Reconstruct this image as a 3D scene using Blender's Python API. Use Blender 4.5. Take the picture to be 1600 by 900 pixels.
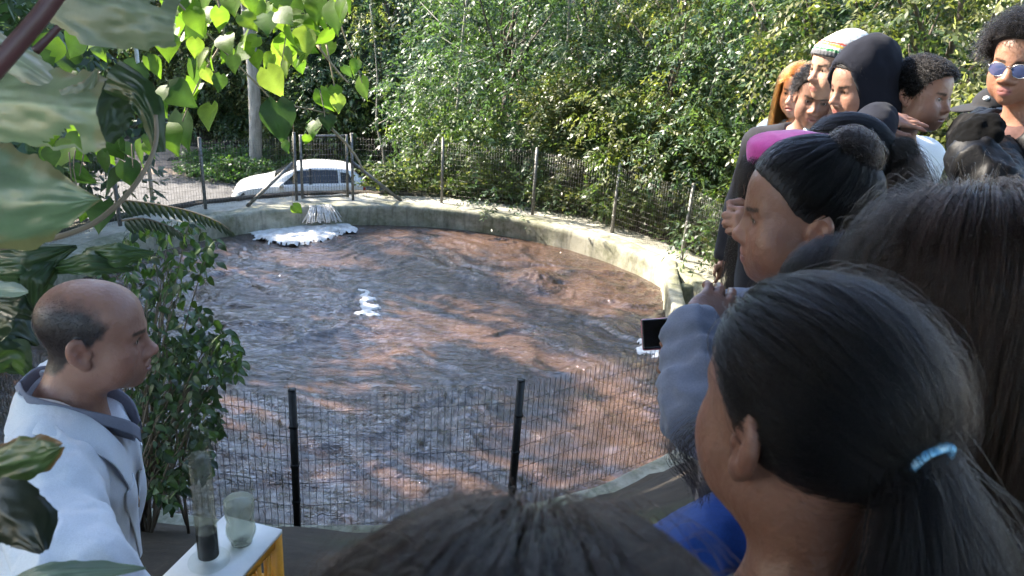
import bpy, math, random
import numpy as np
from mathutils import Vector, Matrix

for _o in list(bpy.data.objects):
    bpy.data.objects.remove(_o)
SC = bpy.context.scene
COL = SC.collection
rng = np.random.default_rng(7)
random.seed(7)

# ------------------------------------------------------------------ camera
CAM_Z = 4.0                      # metres above the tank rim
PITCH, ROLL, FPX = math.radians(21), math.radians(3.6), 1230.0
_fw = np.array([0, math.cos(PITCH), -math.sin(PITCH)])
_up = np.array([0, math.sin(PITCH), math.cos(PITCH)])
_rt = np.array([1.0, 0, 0])
CU = _up * math.cos(ROLL) - _rt * math.sin(ROLL)
CR = _rt * math.cos(ROLL) + _up * math.sin(ROLL)
CF = _fw
CO = np.array([0, 0, CAM_Z])
cam = bpy.data.cameras.new('camera')
cam.sensor_width = 36.0
cam.lens = 36.0 * FPX / 1600.0
cam.clip_start = 0.03
cam.clip_end = 600
cam.dof.use_dof = True
cam.dof.focus_distance = 2.7
cam.dof.aperture_fstop = 12.5
cam_ob = bpy.data.objects.new('camera', cam)
COL.objects.link(cam_ob)
cam_ob.matrix_world = Matrix(((CR[0], CU[0], -CF[0], CO[0]), (CR[1], CU[1], -CF[1], CO[1]),
                              (CR[2], CU[2], -CF[2], CO[2]), (0, 0, 0, 1)))
SC.camera = cam_ob

# ------------------------------------------------------------------ sky, sun, exposure
SUN_TO = np.array([-0.80, 0.36, 0.66])
SUN_TO = SUN_TO / np.linalg.norm(SUN_TO)
SUN_EL = math.asin(SUN_TO[2])
SUN_AZ = math.atan2(SUN_TO[0], SUN_TO[1])
world = bpy.data.worlds.new('World')
SC.world = world
world.use_nodes = True
_nt = world.node_tree
_nt.nodes.clear()
_sky = _nt.nodes.new('ShaderNodeTexSky')
_sky.sky_type = 'NISHITA'
_sky.sun_disc = False
_sky.sun_elevation = SUN_EL
_sky.sun_rotation = SUN_AZ
_sky.altitude = 500
_sky.dust_density = 1.5
_bg = _nt.nodes.new('ShaderNodeBackground')
_bg.inputs['Strength'].default_value = 0.15
_wo = _nt.nodes.new('ShaderNodeOutputWorld')
_nt.links.new(_sky.outputs[0], _bg.inputs[0])
_nt.links.new(_bg.outputs[0], _wo.inputs[0])
sun = bpy.data.lights.new('sun', 'SUN')
sun.energy = 5.0
sun.angle = math.radians(0.55)
sun.color = (1.0, 0.91, 0.78)
sun_ob = bpy.data.objects.new('sun', sun)
COL.objects.link(sun_ob)
sun_ob.rotation_euler = Vector(SUN_TO).to_track_quat('Z', 'Y').to_euler()
sun_ob.location = (-20, 10, 30)
SC.view_settings.view_transform = 'Standard'
SC.view_settings.look = 'None'
SC.view_settings.gamma = 1.0
SC.view_settings.exposure = 2.42
SC.view_settings.use_curve_mapping = False
SC.render.engine = 'CYCLES'
SC.cycles.use_denoising = True
SC.cycles.use_adaptive_sampling = True
SC.cycles.adaptive_threshold = 0.04
SC.cycles.max_bounces = 4
SC.cycles.diffuse_bounces = 2
SC.cycles.glossy_bounces = 2
SC.cycles.transmission_bounces = 4
SC.cycles.transparent_max_bounces = 10
SC.cycles.caustics_reflective = False
SC.cycles.caustics_refractive = False

# ------------------------------------------------------------------ measuring helpers
def ray(px, py):
    return CF + CR * ((px - 800) / FPX) - CU * ((py - 450) / FPX)
def at_depth(px, py, w):
    return CO + ray(px, py) * w
def at_z(px, py, z):
    d = ray(px, py)
    return CO + d * ((z - CO[2]) / d[2])
def nrm(v):
    v = np.asarray(v, float)
    return v / max(np.linalg.norm(v), 1e-9)

# ------------------------------------------------------------------ object helpers
def tag(o, label=None, cat=None, group=None, kind=None):
    if label: o['label'] = label
    if cat: o['category'] = cat
    if group: o['group'] = group
    if kind: o['kind'] = kind
    return o
def empty(name, loc=(0, 0, 0), label=None, cat=None, group=None):
    o = bpy.data.objects.new(name, None)
    o.empty_display_size = 0.1
    COL.objects.link(o)
    o.location = Vector(loc)
    return tag(o, label, cat, group)
def link(name, me, parent=None, mat=None, keep=True):
    """link a mesh as an object; mesh is in world space, so a parent's location is taken off again"""
    o = bpy.data.objects.new(name, me)
    COL.objects.link(o)
    if mat is not None and len(me.materials) == 0:
        me.materials.append(mat)
    if parent is not None:
        o.parent = parent
        if keep:
            q = parent; off = Vector((0, 0, 0))
            while q is not None:
                off -= Vector(q.location); q = q.parent
            o.location = off
    return o
def mesh_np(name, V, F, smooth=True, col=None, mat=None, mi=None):
    """V (n,3); F list of (m,k) int arrays or one array"""
    me = bpy.data.meshes.new(name)
    V = np.asarray(V, np.float32)
    Fs = F if isinstance(F, list) else [F]
    Fs = [np.asarray(f, np.int32) for f in Fs if len(f)]
    me.vertices.add(len(V))
    me.vertices.foreach_set('co', V.ravel())
    nl = sum(f.size for f in Fs); nf = sum(len(f) for f in Fs)
    me.loops.add(nl); me.polygons.add(nf)
    me.loops.foreach_set('vertex_index', np.concatenate([f.ravel() for f in Fs]))
    tot = np.concatenate([np.full(len(f), f.shape[1], np.int32) for f in Fs])
    st = np.concatenate([[0], np.cumsum(tot)[:-1]]).astype(np.int32)
    me.polygons.foreach_set('loop_start', st)
    if smooth:
        me.polygons.foreach_set('use_smooth', np.ones(nf, bool))
    if mi is not None:
        me.polygons.foreach_set('material_index', np.asarray(mi, np.int32))
    me.update(calc_edges=True)
    me.validate()
    if col is not None:
        a = me.color_attributes.new('Col', 'FLOAT_COLOR', 'POINT')
        c = np.ones((len(V), 4), np.float32); c[:, :3] = col
        a.data.foreach_set('color', c.ravel())
    if mat is not None:
        for m in (mat if isinstance(mat, (list, tuple)) else [mat]):
            me.materials.append(m)
    return me

class MB:
    """collects simple solids into one mesh"""
    def __init__(s): s.V = []; s.Q = []; s.T = []; s.n = 0
    def add(s, V, Q=(), T=()):
        V = np.asarray(V, float)
        if len(Q): s.Q.append(np.asarray(Q, int) + s.n)
        if len(T): s.T.append(np.asarray(T, int) + s.n)
        s.V.append(V); s.n += len(V)
        return s
    def box(s, c, h, R=None, taper=1.0):
        c = np.asarray(c, float); h = np.asarray(h, float)
        k = np.array([[-1, -1, -1], [1, -1, -1], [1, 1, -1], [-1, 1, -1], [-1, -1, 1], [1, -1, 1], [1, 1, 1], [-1, 1, 1]], float)
        k[4:, :2] *= taper
        v = k * h
        if R is not None: v = v @ np.asarray(R).T
        return s.add(v + c, [[0, 3, 2, 1], [4, 5, 6, 7], [0, 1, 5, 4], [1, 2, 6, 5], [2, 3, 7, 6], [3, 0, 4, 7]])
    def bar(s, a, b, wx, wy=None, side=(1, 0, 0)):
        a = np.asarray(a, float); b = np.asarray(b, float); wy = wy or wx
        z = nrm(b - a); x = np.asarray(side, float); x = x - z * (x @ z)
        if np.linalg.norm(x) < 1e-4: x = np.cross(z, [0, 1, 0.3])
        x = nrm(x); y = np.cross(z, x)
        return s.box((a + b) / 2, (wx / 2, wy / 2, np.linalg.norm(b - a) / 2), np.stack([x, y, z], 1))
    def tube(s, pts, rad, n=6, cap=True):
        pts = np.asarray(pts, float); m = len(pts)
        rad = np.full(m, rad, float) if np.isscalar(rad) else np.asarray(rad, float)
        t = np.gradient(pts, axis=0); t /= np.linalg.norm(t, axis=1)[:, None] + 1e-9
        ref = np.array([0.3, 0.2, 0.93]) if abs(t[0] @ np.array([0.3, 0.2, 0.93])) < .9 else np.array([1.0, 0, 0])
        V = []
        x = nrm(ref - t[0] * (ref @ t[0]))
        for i in range(m):
            x = nrm(x - t[i] * (x @ t[i])); y = np.cross(t[i], x)
            a = np.arange(n) * 2 * math.pi / n
            V.append(pts[i] + rad[i] * (np.cos(a)[:, None] * x + np.sin(a)[:, None] * y))
        V = np.concatenate(V)
        i, j = np.meshgrid(np.arange(m - 1), np.arange(n), indexing='ij')
        i = i.ravel(); j = j.ravel(); k = (j + 1) % n
        Q = np.stack([i * n + j, i * n + k, (i + 1) * n + k, (i + 1) * n + j], 1)
        T = []
        if cap:
            for base, flip in ((0, 1), ((m - 1) * n, 0)):
                for q in range(1, n - 1):
                    T.append([base, base + q + 1, base + q] if flip else [base, base + q, base + q + 1])
        return s.add(V, Q, T)
    def lathe(s, prof, c=(0, 0, 0), n=32, axis=None):
        prof = np.asarray(prof, float); m = len(prof)
        a = np.arange(n) * 2 * math.pi / n
        V = np.stack([np.outer(prof[:, 0], np.cos(a)), np.outer(prof[:, 0], np.sin(a)), np.repeat(prof[:, 1][:, None], n, 1)], 2).reshape(-1, 3)
        if axis is not None: V = V @ np.asarray(axis).T
        i, j = np.meshgrid(np.arange(m - 1), np.arange(n), indexing='ij')
        i = i.ravel(); j = j.ravel(); k = (j + 1) % n
        return s.add(V + np.asarray(c, float), np.stack([i * n + j, i * n + k, (i + 1) * n + k, (i + 1) * n + j], 1))
    def mesh(s, name, mat=None, smooth=False, col=None):
        F = []
        if s.Q: F.append(np.concatenate(s.Q))
        if s.T: F.append(np.concatenate(s.T))
        return mesh_np(name, np.concatenate(s.V), F, smooth, col, mat)
    def build(s, name, mat, parent=None, smooth=False):
        return link(name, s.mesh(name, mat, smooth), parent)

# ------------------------------------------------------------------ numpy noise
def _hash(ix, iy, iz, seed):
    h = (ix.astype(np.uint32) * np.uint32(374761393) + iy.astype(np.uint32) * np.uint32(668265263)
         + iz.astype(np.uint32) * np.uint32(2246822519) + np.uint32((seed * 3266489917) & 0xffffffff))
    h = (h ^ (h >> np.uint32(13))) * np.uint32(1274126177)
    h = (h ^ (h >> np.uint32(16))) * np.uint32(2654435761)
    h = h ^ (h >> np.uint32(15))
    return h.astype(np.float32) / np.float32(2147483648.0) - 1.0
def vnoise(P, seed=0):
    P = np.asarray(P, np.float32)
    I = np.floor(P).astype(np.int64); Fr = P - I
    u = Fr * Fr * Fr * (Fr * (Fr * 6 - 15) + 10)
    x, y, z = I[..., 0], I[..., 1], I[..., 2]
    def g(a, b, c): return _hash((x + a) & 0xffffffff, (y + b) & 0xffffffff, (z + c) & 0xffffffff, seed)
    ux, uy, uz = u[..., 0], u[..., 1], u[..., 2]
    a = g(0, 0, 0) * (1 - ux) + g(1, 0, 0) * ux
    b = g(0, 1, 0) * (1 - ux) + g(1, 1, 0) * ux
    c = g(0, 0, 1) * (1 - ux) + g(1, 0, 1) * ux
    d = g(0, 1, 1) * (1 - ux) + g(1, 1, 1) * ux
    return (a * (1 - uy) + b * uy) * (1 - uz) + (c * (1 - uy) + d * uy) * uz
def fbm(P, oct=4, seed=0, gain=.5, lac=2.03):
    r = 0; a = 1.0; P = np.asarray(P, np.float32)
    for o in range(oct):
        r = r + a * vnoise(P, seed + o * 17); a *= gain; P = P * lac + 3.1
    return r
def sstep(a, b, x):
    t = np.clip((x - a) / (b - a), 0, 1); return t * t * (3 - 2 * t)
# ------------------------------------------------------------------ materials
class N:
    def __init__(s, name):
        s.m = bpy.data.materials.new(name); s.m.use_nodes = True
        s.t = s.m.node_tree; s.t.nodes.clear()
        s.out = s.t.nodes.new('ShaderNodeOutputMaterial')
    def n(s, typ, **kw):
        o = s.t.nodes.new('ShaderNode' + typ)
        for k, v in kw.items():
            if k in ('operation', 'blend_type', 'data_type', 'noise_dimensions', 'attribute_name', 'musgrave_type', 'feature', 'wave_type', 'bands_direction', 'distribution', 'noise_type', 'subsurface_method'):
                setattr(o, k, v)
            else:
                key = k.replace('_', ' ')
                for i in o.inputs:
                    if i.name.lower() == key.lower():
                        if isinstance(v, (int, float, tuple, list)): i.default_value = v
                        else: s.t.links.new(v, i)
                        break
                else: raise KeyError(typ + ':' + k)
        return o
    def l(s, a, b): s.t.links.new(a, b)
    def surf(s, sh): s.l(sh, s.out.inputs['Surface']); return s.m
    def coord(s, scale=1.0, obj=True):
        tc = s.n('TexCoord'); mp = s.n('Mapping')
        s.l(tc.outputs['Object' if obj else 'Generated'], mp.inputs[0])
        mp.inputs['Scale'].default_value = (scale,) * 3 if np.isscalar(scale) else scale
        return mp.outputs[0]
    def noise(s, vec, scale=5.0, detail=4.0, rough=.55, dist=0.0):
        o = s.n('TexNoise'); s.l(vec, o.inputs['Vector'])
        o.inputs['Scale'].default_value = scale; o.inputs['Detail'].default_value = detail
        o.inputs['Roughness'].default_value = rough; o.inputs['Distortion'].default_value = dist
        return o.outputs[0]
    def ramp(s, fac, stops):
        o = s.n('ValToRGB'); s.l(fac, o.inputs[0]); e = o.color_ramp.elements
        while len(e) < len(stops): e.new(0.5)
        for q, (p, c) in zip(e, stops):
            q.position = p; q.color = (*c, 1) if len(c) == 3 else c
        return o.outputs[0]
    def mix(s, fac, a, b, blend='MIX'):
        o = s.n('Mix', data_type='RGBA', blend_type=blend)
        ins = [i for i in o.inputs if i.type == 'RGBA']
        for sock, v in ((o.inputs[0], fac), (ins[0], a), (ins[1], b)):
            if isinstance(v, (int, float)): sock.default_value = v
            elif isinstance(v, tuple): sock.default_value = (*v, 1)
            else: s.l(v, sock)
        return [q for q in o.outputs if q.type == 'RGBA'][0]
    def math(s, op, a, b=0.0):
        o = s.n('Math', operation=op)
        for i, v in enumerate((a, b)):
            if isinstance(v, (int, float)): o.inputs[i].default_value = v
            else: s.l(v, o.inputs[i])
        return o.outputs[0]
    def bump(s, h, strength=.3, dist=.01, normal=None):
        o = s.n('Bump'); s.l(h, o.inputs['Height'])
        o.inputs['Strength'].default_value = strength; o.inputs['Distance'].default_value = dist
        if normal is not None: s.l(normal, o.inputs['Normal'])
        return o.outputs[0]
    def pbr(s, color, rough=.6, normal=None, **kw):
        o = s.n('BsdfPrincipled')
        for nm, v in (('Base Color', color), ('Roughness', rough)):
            if isinstance(v, tuple): o.inputs[nm].default_value = (*v, 1)
            elif isinstance(v, (int, float)): o.inputs[nm].default_value = v
            else: s.l(v, o.inputs[nm])
        if normal is not None: s.l(normal, o.inputs['Normal'])
        for k, v in kw.items():
            nm = k.replace('_', ' ')
            if isinstance(v, (int, float, tuple)): o.inputs[nm].default_value = v
            else: s.l(v, o.inputs[nm])
        return o.outputs[0]
    def vcol(s, name='Col'):
        return s.n('Attribute', attribute_name=name).outputs['Color']

def mat_plain(name, c, rough=.6, var=.12, scale=20, bump=.15, metal=0.0, bd=.004, **kw):
    k = N(name); v = k.coord()
    f = k.noise(v, scale, 5)
    d = tuple(max(0, x * (1 - var * 1.6)) for x in c); e = tuple(min(1, x * (1 + var)) for x in c)
    colr = k.ramp(f, [(.3, d), (.7, e)])
    nm = k.bump(k.noise(v, scale * 4, 4), bump, bd)
    return k.surf(k.pbr(colr, rough, nm, Metallic=metal, **kw))

def mat_leaf(name, transl=.4, rough=.45, gain=1.0, spec=.4, bump=False):
    k = N(name); c = k.vcol()
    if gain != 1.0: c = k.mix(1.0, c, (gain,) * 3, 'MULTIPLY')
    nm = None
    v = k.coord(1.0)
    if bump:
        nm = k.bump(k.noise(v, 60, 3), .25, .003)
        c = k.mix(.18, c, k.ramp(k.noise(v, 25, 4), [(.3, (.25, .3, .2)), (.7, (.9, 1, .8))]), 'MULTIPLY')
    p = k.pbr(c, rough, nm); 
    p.node.inputs['Specular IOR Level'].default_value = spec
    tr = k.n('BsdfTranslucent'); tc = k.mix(1.0, c, (1.25, 1.35, .55), 'MULTIPLY'); k.l(tc, tr.inputs[0])
    mx = k.n('MixShader'); mx.inputs[0].default_value = transl
    k.l(p, mx.inputs[1]); k.l(tr.outputs[0], mx.inputs[2])
    return k.surf(mx.outputs[0])

M = {}
M['leaf'] = mat_leaf('tree_leaf', .45, .42, gain=1.35, spec=.5)
M['vine_leaf'] = mat_leaf('vine_leaf', .62, .4, bump=True)
M['shrub_leaf'] = mat_leaf('shrub_leaf', .3, .35, bump=True)
M['big_leaf'] = mat_leaf('big_leaf', .25, .38, bump=True)

def _bark(name, a, b, scale=6):
    k = N(name); v = k.coord((1, 1, .3)); f = k.noise(v, scale, 6, .65, .6)
    lich = k.noise(k.coord(), 9, 3)
    c = k.ramp(f, [(.3, a), (.7, b)])
    c = k.mix(k.ramp(lich, [(.55, (0, 0, 0)), (.7, (.5,) * 3)]), c, (.3, .32, .26))
    return k.surf(k.pbr(c, .85, k.bump(f, .6, .02)))
M['bark'] = _bark('bark', (.05, .04, .03), (.16, .13, .1))
M['bark_pale'] = _bark('pale_bark', (.15, .14, .12), (.38, .36, .32))
M['twig'] = mat_plain('twig', (.12, .09, .06), .8)
M['vine_stem'] = mat_plain('vine_stem', (.22, .17, .1), .7)
M['red_stem'] = mat_plain('red_stem', (.07, .028, .028), .45)

def _concrete(name, base=(.36, .35, .3), moss=.5, mossc=(.1, .11, .045), dark=.4, wet=False):
    k = N(name); v = k.coord()
    f = k.noise(v, 2.2, 8, .65, .4)
    c = k.ramp(f, [(.25, tuple(x * .55 for x in base)), (.5, base), (.75, tuple(min(1, x * 1.18) for x in base))])
    m = k.noise(v, 1.1, 8, .7, .5); m2 = k.noise(v, 14, 5, .6)
    mm = k.math('ADD', m, k.math('MULTIPLY', k.math('SUBTRACT', m2, .5), .35))
    c = k.mix(k.ramp(mm, [(.5 - moss * .12, (0,) * 3), (.62, (moss,) * 3)]), c, mossc)
    st = k.noise(k.coord((3, 3, .35)), 3.2, 6, .6)
    c = k.mix(k.ramp(st, [(.5, (0,) * 3), (.72, (dark,) * 3)]), c, (.035, .033, .025))
    nm = k.bump(k.noise(v, 22, 7, .7), .5, .012)
    return k.surf(k.pbr(c, .85 if not wet else .5, nm))
M['concrete'] = _concrete('mossy_concrete', (.38, .36, .28), .75, dark=.55)
M['apron'] = _concrete('apron_concrete', (.38, .36, .3), .35, dark=.25)

def _water():
    k = N('brown_water'); v = k.coord()
    f = k.noise(v, .7, 6, .6, 1.2)
    c = k.ramp(f, [(.25, (.034, .020, .0125)), (.55, (.075, .042, .026)), (.8, (.13, .073, .045))])
    sc = k.noise(k.coord((1.0, 2.2, 1)), 4.5, 7, .68, 1.6)
    c = k.mix(k.ramp(sc, [(.58, (0,) * 3), (.75, (.25,) * 3)]), c, (.26, .19, .15))
    b1 = k.math('ABSOLUTE', k.math('SUBTRACT', k.noise(k.coord((.75, 2.3, 1)), 4.6, 4, .52, 2.2), .5))
    b2 = k.math('ABSOLUTE', k.math('SUBTRACT', k.noise(k.coord((.9, 1.9, 1)), 15, 4, .6, 1.6), .5))
    nm = k.bump(b1, .95, -.062); nm = k.bump(b2, .55, -.011, nm)
    return k.surf(k.pbr(c, .03, nm, IOR=1.75, Specular_IOR_Level=.8))
M['water'] = _water()
def _foam():
    k = N('white_foam'); v = k.coord()
    vo = k.n('TexVoronoi'); k.l(v, vo.inputs['Vector']); vo.inputs['Scale'].default_value = 30
    c = k.ramp(k.noise(v, 8, 5), [(.3, (.55, .51, .47)), (.65, (.86, .85, .83))])
    nm = k.bump(vo.outputs[0], .6, .015)
    return k.surf(k.pbr(c, .7, nm))
M['foam'] = _foam()
def _soil():
    k = N('soil'); v = k.coord()
    f = k.noise(v, 3, 9, .7); g = k.noise(v, .8, 4)
    c = k.ramp(f, [(.3, (.022, .016, .011)), (.6, (.06, .045, .03)), (.8, (.13, .1, .065))])
    c = k.mix(k.ramp(g, [(.5, (0,) * 3), (.65, (.7,) * 3)]), c, (.03, .045, .014))
    return k.surf(k.pbr(c, .95, k.bump(f, .8, .05)))
M['soil'] = _soil()
M['asphalt'] = mat_plain('asphalt', (.075, .073, .075), .85, .3, 5, .4)
M['dirt_track'] = mat_plain('dirt_track', (.34, .25, .18), .95, .35, 3, .6, bd=.03)
M['steel'] = mat_plain('weathered_steel', (.20, .195, .18), .55, .35, 30, .2, .4)
M['black_steel'] = mat_plain('black_painted_steel', (.02, .02, .02), .45, .4, 40, .2, .2)
M['wire'] = mat_plain('galvanised_wire', (.16, .155, .145), .5, .3, 30, .1, .5)
M['dark_wire'] = mat_plain('dark_wire', (.028, .027, .03), .5, .3, 30, .1, .2)
M['pipe'] = mat_plain('pale_pipe', (.62, .62, .58), .5, .15, 8)
M['black'] = mat_plain('black_plastic', (.012, .012, .013), .35, .2, 30, .1)
# ------------------------------------------------------------------ terrain
TC = np.array([-1.75, 9.7])          # tank centre
R_IN, R_OUT, R_FENCE = 4.66, 5.6, 5.16
WATER_Z = -0.38
def ground_z(x, y):
    x = np.asarray(x, float); y = np.asarray(y, float)
    dx = x - TC[0]; dy = y - TC[1]; r = np.hypot(dx, dy)
    a = np.degrees(np.arctan2(dy, dx)) % 360
    near = sstep(195, 225, a) * (1 - sstep(308, 335, a))
    rtop = 7.5 - .6 * sstep(290, 302, a)
    t = np.clip((r - 4.86) / (rtop - 4.86), 0, 1)
    bank = .03 + 2.02 * (t * .6 + .4 * t * t * (3 - 2 * t))
    far = sstep(55, 85, a) * (1 - sstep(185, 215, a))
    drop = -3.1 * sstep(5.6, 11, r)
    side = -.25 * sstep(5.6, 7.5, r)
    z = near * bank + (1 - near) * (far * drop + (1 - far) * side)
    # far from the tank everything on the far side sits at road level, then a wooded rise
    fy = sstep(18, 26, y) * (1 - near)
    z = z * (1 - fy) + fy * -3.1
    rise = sstep(32, 62, y + .25 * np.abs(x)) * 10.0 * (1 - .85 * sstep(6, 18, x)) + sstep(9, 30, x) * .6 * sstep(4, 14, y)
    z = z + rise
    lump = fbm(np.stack([x * .9, y * .9, np.zeros_like(x)], -1), 4, 5) * .05
    z = z + lump * sstep(5.6, 6.4, r)
    edge = R_OUT - .75 * near
    return np.where(r < edge - .03, -.35 - 2.2 * (r < edge - .35), z)
def _axis(lo, hi, c0, c1, fine, coarse):
    a = list(np.arange(c0, c1, fine)); v = c0
    s = fine; L = []
    while v > lo: s = min(coarse, s * 1.18); v -= s; L.append(v)
    v = a[-1]; s = fine; Rr = []
    while v < hi: s = min(coarse, s * 1.18); v += s; Rr.append(v)
    return np.array(L[::-1] + a + Rr)
_gx = _axis(-70, 70, -9, 6, .12, 3.0); _gy = _axis(-30, 110, -1, 19, .12, 3.0)
_X, _Y = np.meshgrid(_gx, _gy, indexing='ij')
_Z = ground_z(_X, _Y)
_V = np.stack([_X, _Y, _Z], -1).reshape(-1, 3)
_ni, _nj = len(_gx), len(_gy)
_i, _j = np.meshgrid(np.arange(_ni - 1), np.arange(_nj - 1), indexing='ij')
_q = (_i * _nj + _j).ravel()
g = link('ground', mesh_np('ground', _V, np.stack([_q, _q + _nj, _q + _nj + 1, _q + 1], 1), True, None, M['soil']))
tag(g, kind='structure')

def strip(name, line, width, lift, mat, step=.5):
    line = np.asarray(line, float)
    d = np.concatenate([[0], np.cumsum(np.linalg.norm(np.diff(line, axis=0), axis=1))])
    s = np.arange(0, d[-1], step)
    # Catmull-like smoothing by resampling a cubic through numpy
    px = np.interp(s, d, line[:, 0]); py = np.interp(s, d, line[:, 1])
    k = np.ones(9) / 9
    px = np.convolve(np.pad(px, 4, 'edge'), k, 'valid'); py = np.convolve(np.pad(py, 4, 'edge'), k, 'valid')
    t = np.stack([np.gradient(px), np.gradient(py)], 1); t /= np.linalg.norm(t, axis=1)[:, None]
    nn = np.stack([-t[:, 1], t[:, 0]], 1)
    off = np.linspace(-.5, .5, 13) * width
    jag = fbm(np.stack([s * .8, s * 0, s * 0], 1), 3, 3) * .18
    V = []
    for o in off:
        oo = o + (jag if abs(o) > width * .45 else 0)
        X = px + nn[:, 0] * oo; Y = py + nn[:, 1] * oo
        V.append(np.stack([X, Y, ground_z(X, Y) + lift], 1))
    V = np.stack(V, 1); m = len(s); n = len(off)
    i, j = np.meshgrid(np.arange(m - 1), np.arange(n - 1), indexing='ij'); q = (i * n + j).ravel()
    o = link(name, mesh_np(name, V.reshape(-1, 3), np.stack([q, q + 1, q + n + 1, q + n], 1), True, None, mat))
    return tag(o, kind='structure')
strip('road', [(10, 33), (4, 29.5), (-2, 26.5), (-6, 25.2), (-11, 24.6), (-17, 25.2), (-30, 29)], 5.6, .05, M['asphalt'])
strip('dirt_path', [(-11.5, 29.5), (-15, 29), (-20, 30), (-34, 34)], 4.5, .04, M['dirt_track'])

# ------------------------------------------------------------------ tank: wall, apron, dividing wall, water, foam
def ring(name, prof, a0, a1, mat, n=160, jit=.012, closed=False):
    """sweep a (r,z) profile round the tank centre"""
    prof = np.asarray(prof, float)
    A = np.linspace(a0, a1, n)
    m = len(prof)
    V = np.zeros((n, m, 3))
    V[..., 0] = TC[0] + np.cos(A)[:, None] * prof[:, 0]
    V[..., 1] = TC[1] + np.sin(A)[:, None] * prof[:, 0]
    V[..., 2] = prof[:, 1]
    nz = fbm(V * 2.3, 4, 11)
    V[..., 2] += nz * jit * .7
    V[..., 0] += np.cos(A)[:, None] * fbm(V * 3.1 + 9, 4, 12) * jit
    V[..., 1] += np.sin(A)[:, None] * fbm(V * 3.1 + 9, 4, 12) * jit
    i, j = np.meshgrid(np.arange(n - 1), np.arange(m - 1), indexing='ij'); q = (i * m + j).ravel()
    return mesh_np(name, V.reshape(-1, 3), np.stack([q, q + 1, q + m + 1, q + m], 1)[:, ::-1], True, None, mat)
def _prof(pts, step=.05):
    pts = np.asarray(pts, float); out = [pts[0]]
    for a, b in zip(pts[:-1], pts[1:]):
        k = max(1, int(np.linalg.norm(b - a) / step))
        for q in range(1, k + 1): out.append(a + (b - a) * q / k)
    return np.array(out)
tank = link('tank_wall', ring('tank_wall', _prof([(R_IN, -1.6), (R_IN, -.5), (R_IN, -.06), (R_IN + .02, -.015), (R_IN + .05, .0), (R_IN + .30, .0), (R_IN + .33, -.03), (R_IN + .33, -.4)]), 0, 2 * math.pi, M['concrete'], 420))
tag(tank, 'round mossy concrete wall holding the brown water', 'tank wall')
apron = link('pavement', ring('pavement', _prof([(R_IN + .325, -.016), (R_OUT, -.03), (R_OUT + .06, -.08), (R_OUT + .1, -.6)], .09), math.radians(-50), math.radians(226), M['apron'], 240, .02))
tag(apron, kind='structure')

# straight dividing wall of the side channel on the right
_p0 = np.array([2.5, 12.0]); _p1 = np.array([2.02, 7.2])
def wall_seg(name, a, b, th, z0, z1, mat, parent=None):
    a = np.array(a); b = np.array(b); L = np.linalg.norm(b - a); t = (b - a) / L; n = np.array([-t[1], t[0]])
    prof = _prof([(-th / 2, z0), (-th / 2, z1 - .02), (-th / 2 + .02, z1), (th / 2 - .02, z1), (th / 2, z1 - .02), (th / 2, z0)], .05)
    S = np.arange(0, L + .05, .05)
    V = np.zeros((len(S), len(prof), 3))
    V[..., :2] = a + t * S[:, None, None] + n * prof[None, :, :1]
    V[..., 2] = prof[:, 1]
    V += np.stack([fbm(V * 3 + 2, 4, 21), fbm(V * 3 + 7, 4, 22), fbm(V * 3 + 5, 4, 23)], -1) * .01
    m = len(prof); i, j = np.meshgrid(np.arange(len(S) - 1), np.arange(m - 1), indexing='ij'); q = (i * m + j).ravel()
    return link(name, mesh_np(name, V.reshape(-1, 3), np.stack([q, q + 1, q + m + 1, q + m], 1), True, None, mat), parent)
chan = wall_seg('channel_wall', _p0, _p1, .2, -1.5, .03, M['concrete'])
tag(chan, 'straight pale concrete wall splitting the side channel from the pool', 'wall')
b = wall_seg('baffle_wall', (2.5, 11.1), (2.95, 11.2), .16, -1.5, -.04, M['concrete'])
tag(b, 'short concrete baffle across the narrow side channel', 'wall')

# water surface: choppy, with boils and swirl
_s = .026
_wx = np.arange(TC[0] - R_IN - .02, TC[0] + R_IN + .05, _s); _wy = np.arange(TC[1] - R_IN - .02, TC[1] + R_IN + .05, _s)
_X, _Y = np.meshgrid(_wx, _wy, indexing='ij')
def water_h(X, Y):
    P = np.stack([X, Y, X * 0], -1)
    w1 = fbm(P * .55, 3, 31); w2 = fbm(P * .55 + 20, 3, 32)
    Q = P.copy(); Q[..., 0] += .7 * w1; Q[..., 1] += .7 * w2
    sw = np.stack([Q[..., 0] * .6, Q[..., 1] * 1.7, Q[..., 2]], -1)
    rid = 1 - np.abs(fbm(sw * 1.6, 4, 33, .52))
    rid2 = 1 - np.abs(fbm(Q * 4.3 + 4, 3, 34, .55))
    lo = fbm(sw * .7, 2, 35)
    h = .055 * (rid - .6) + .014 * (rid2 - .6) * (.6 + .5 * lo) + .05 * lo
    fine = fbm(Q * 13, 2, 36) * .004 * (.6 + .6 * np.abs(lo))
    h = h + fine
    for (px, py, R, A) in ((835, 440, .6, .15), (760, 655, .5, .07), (380, 520, .7, .05), (1010, 450, .4, .04)):
        c = at_z(px, py, WATER_Z)
        d = np.hypot(X - c[0], Y - c[1])
        rad = np.cos(np.clip(d / R, 0, 3) * math.pi * .8) * np.exp(-(d / R) ** 2 * 1.2)
        ang = np.arctan2(Y - c[1], X - c[0])
        st = vnoise(np.stack([np.cos(ang) * 7, np.sin(ang) * 7, d * 1.5], -1), 41)
        h = h + A * .55 * rad + .018 * st * np.exp(-(d / R / 1.3) ** 2)
    return h
_Hh = water_h(_X, _Y)
_r = np.hypot(_X - TC[0], _Y - TC[1])
_V = np.stack([_X, _Y, WATER_Z + _Hh * sstep(R_IN + .05, R_IN - .3, _r)], -1).reshape(-1, 3)
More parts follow.
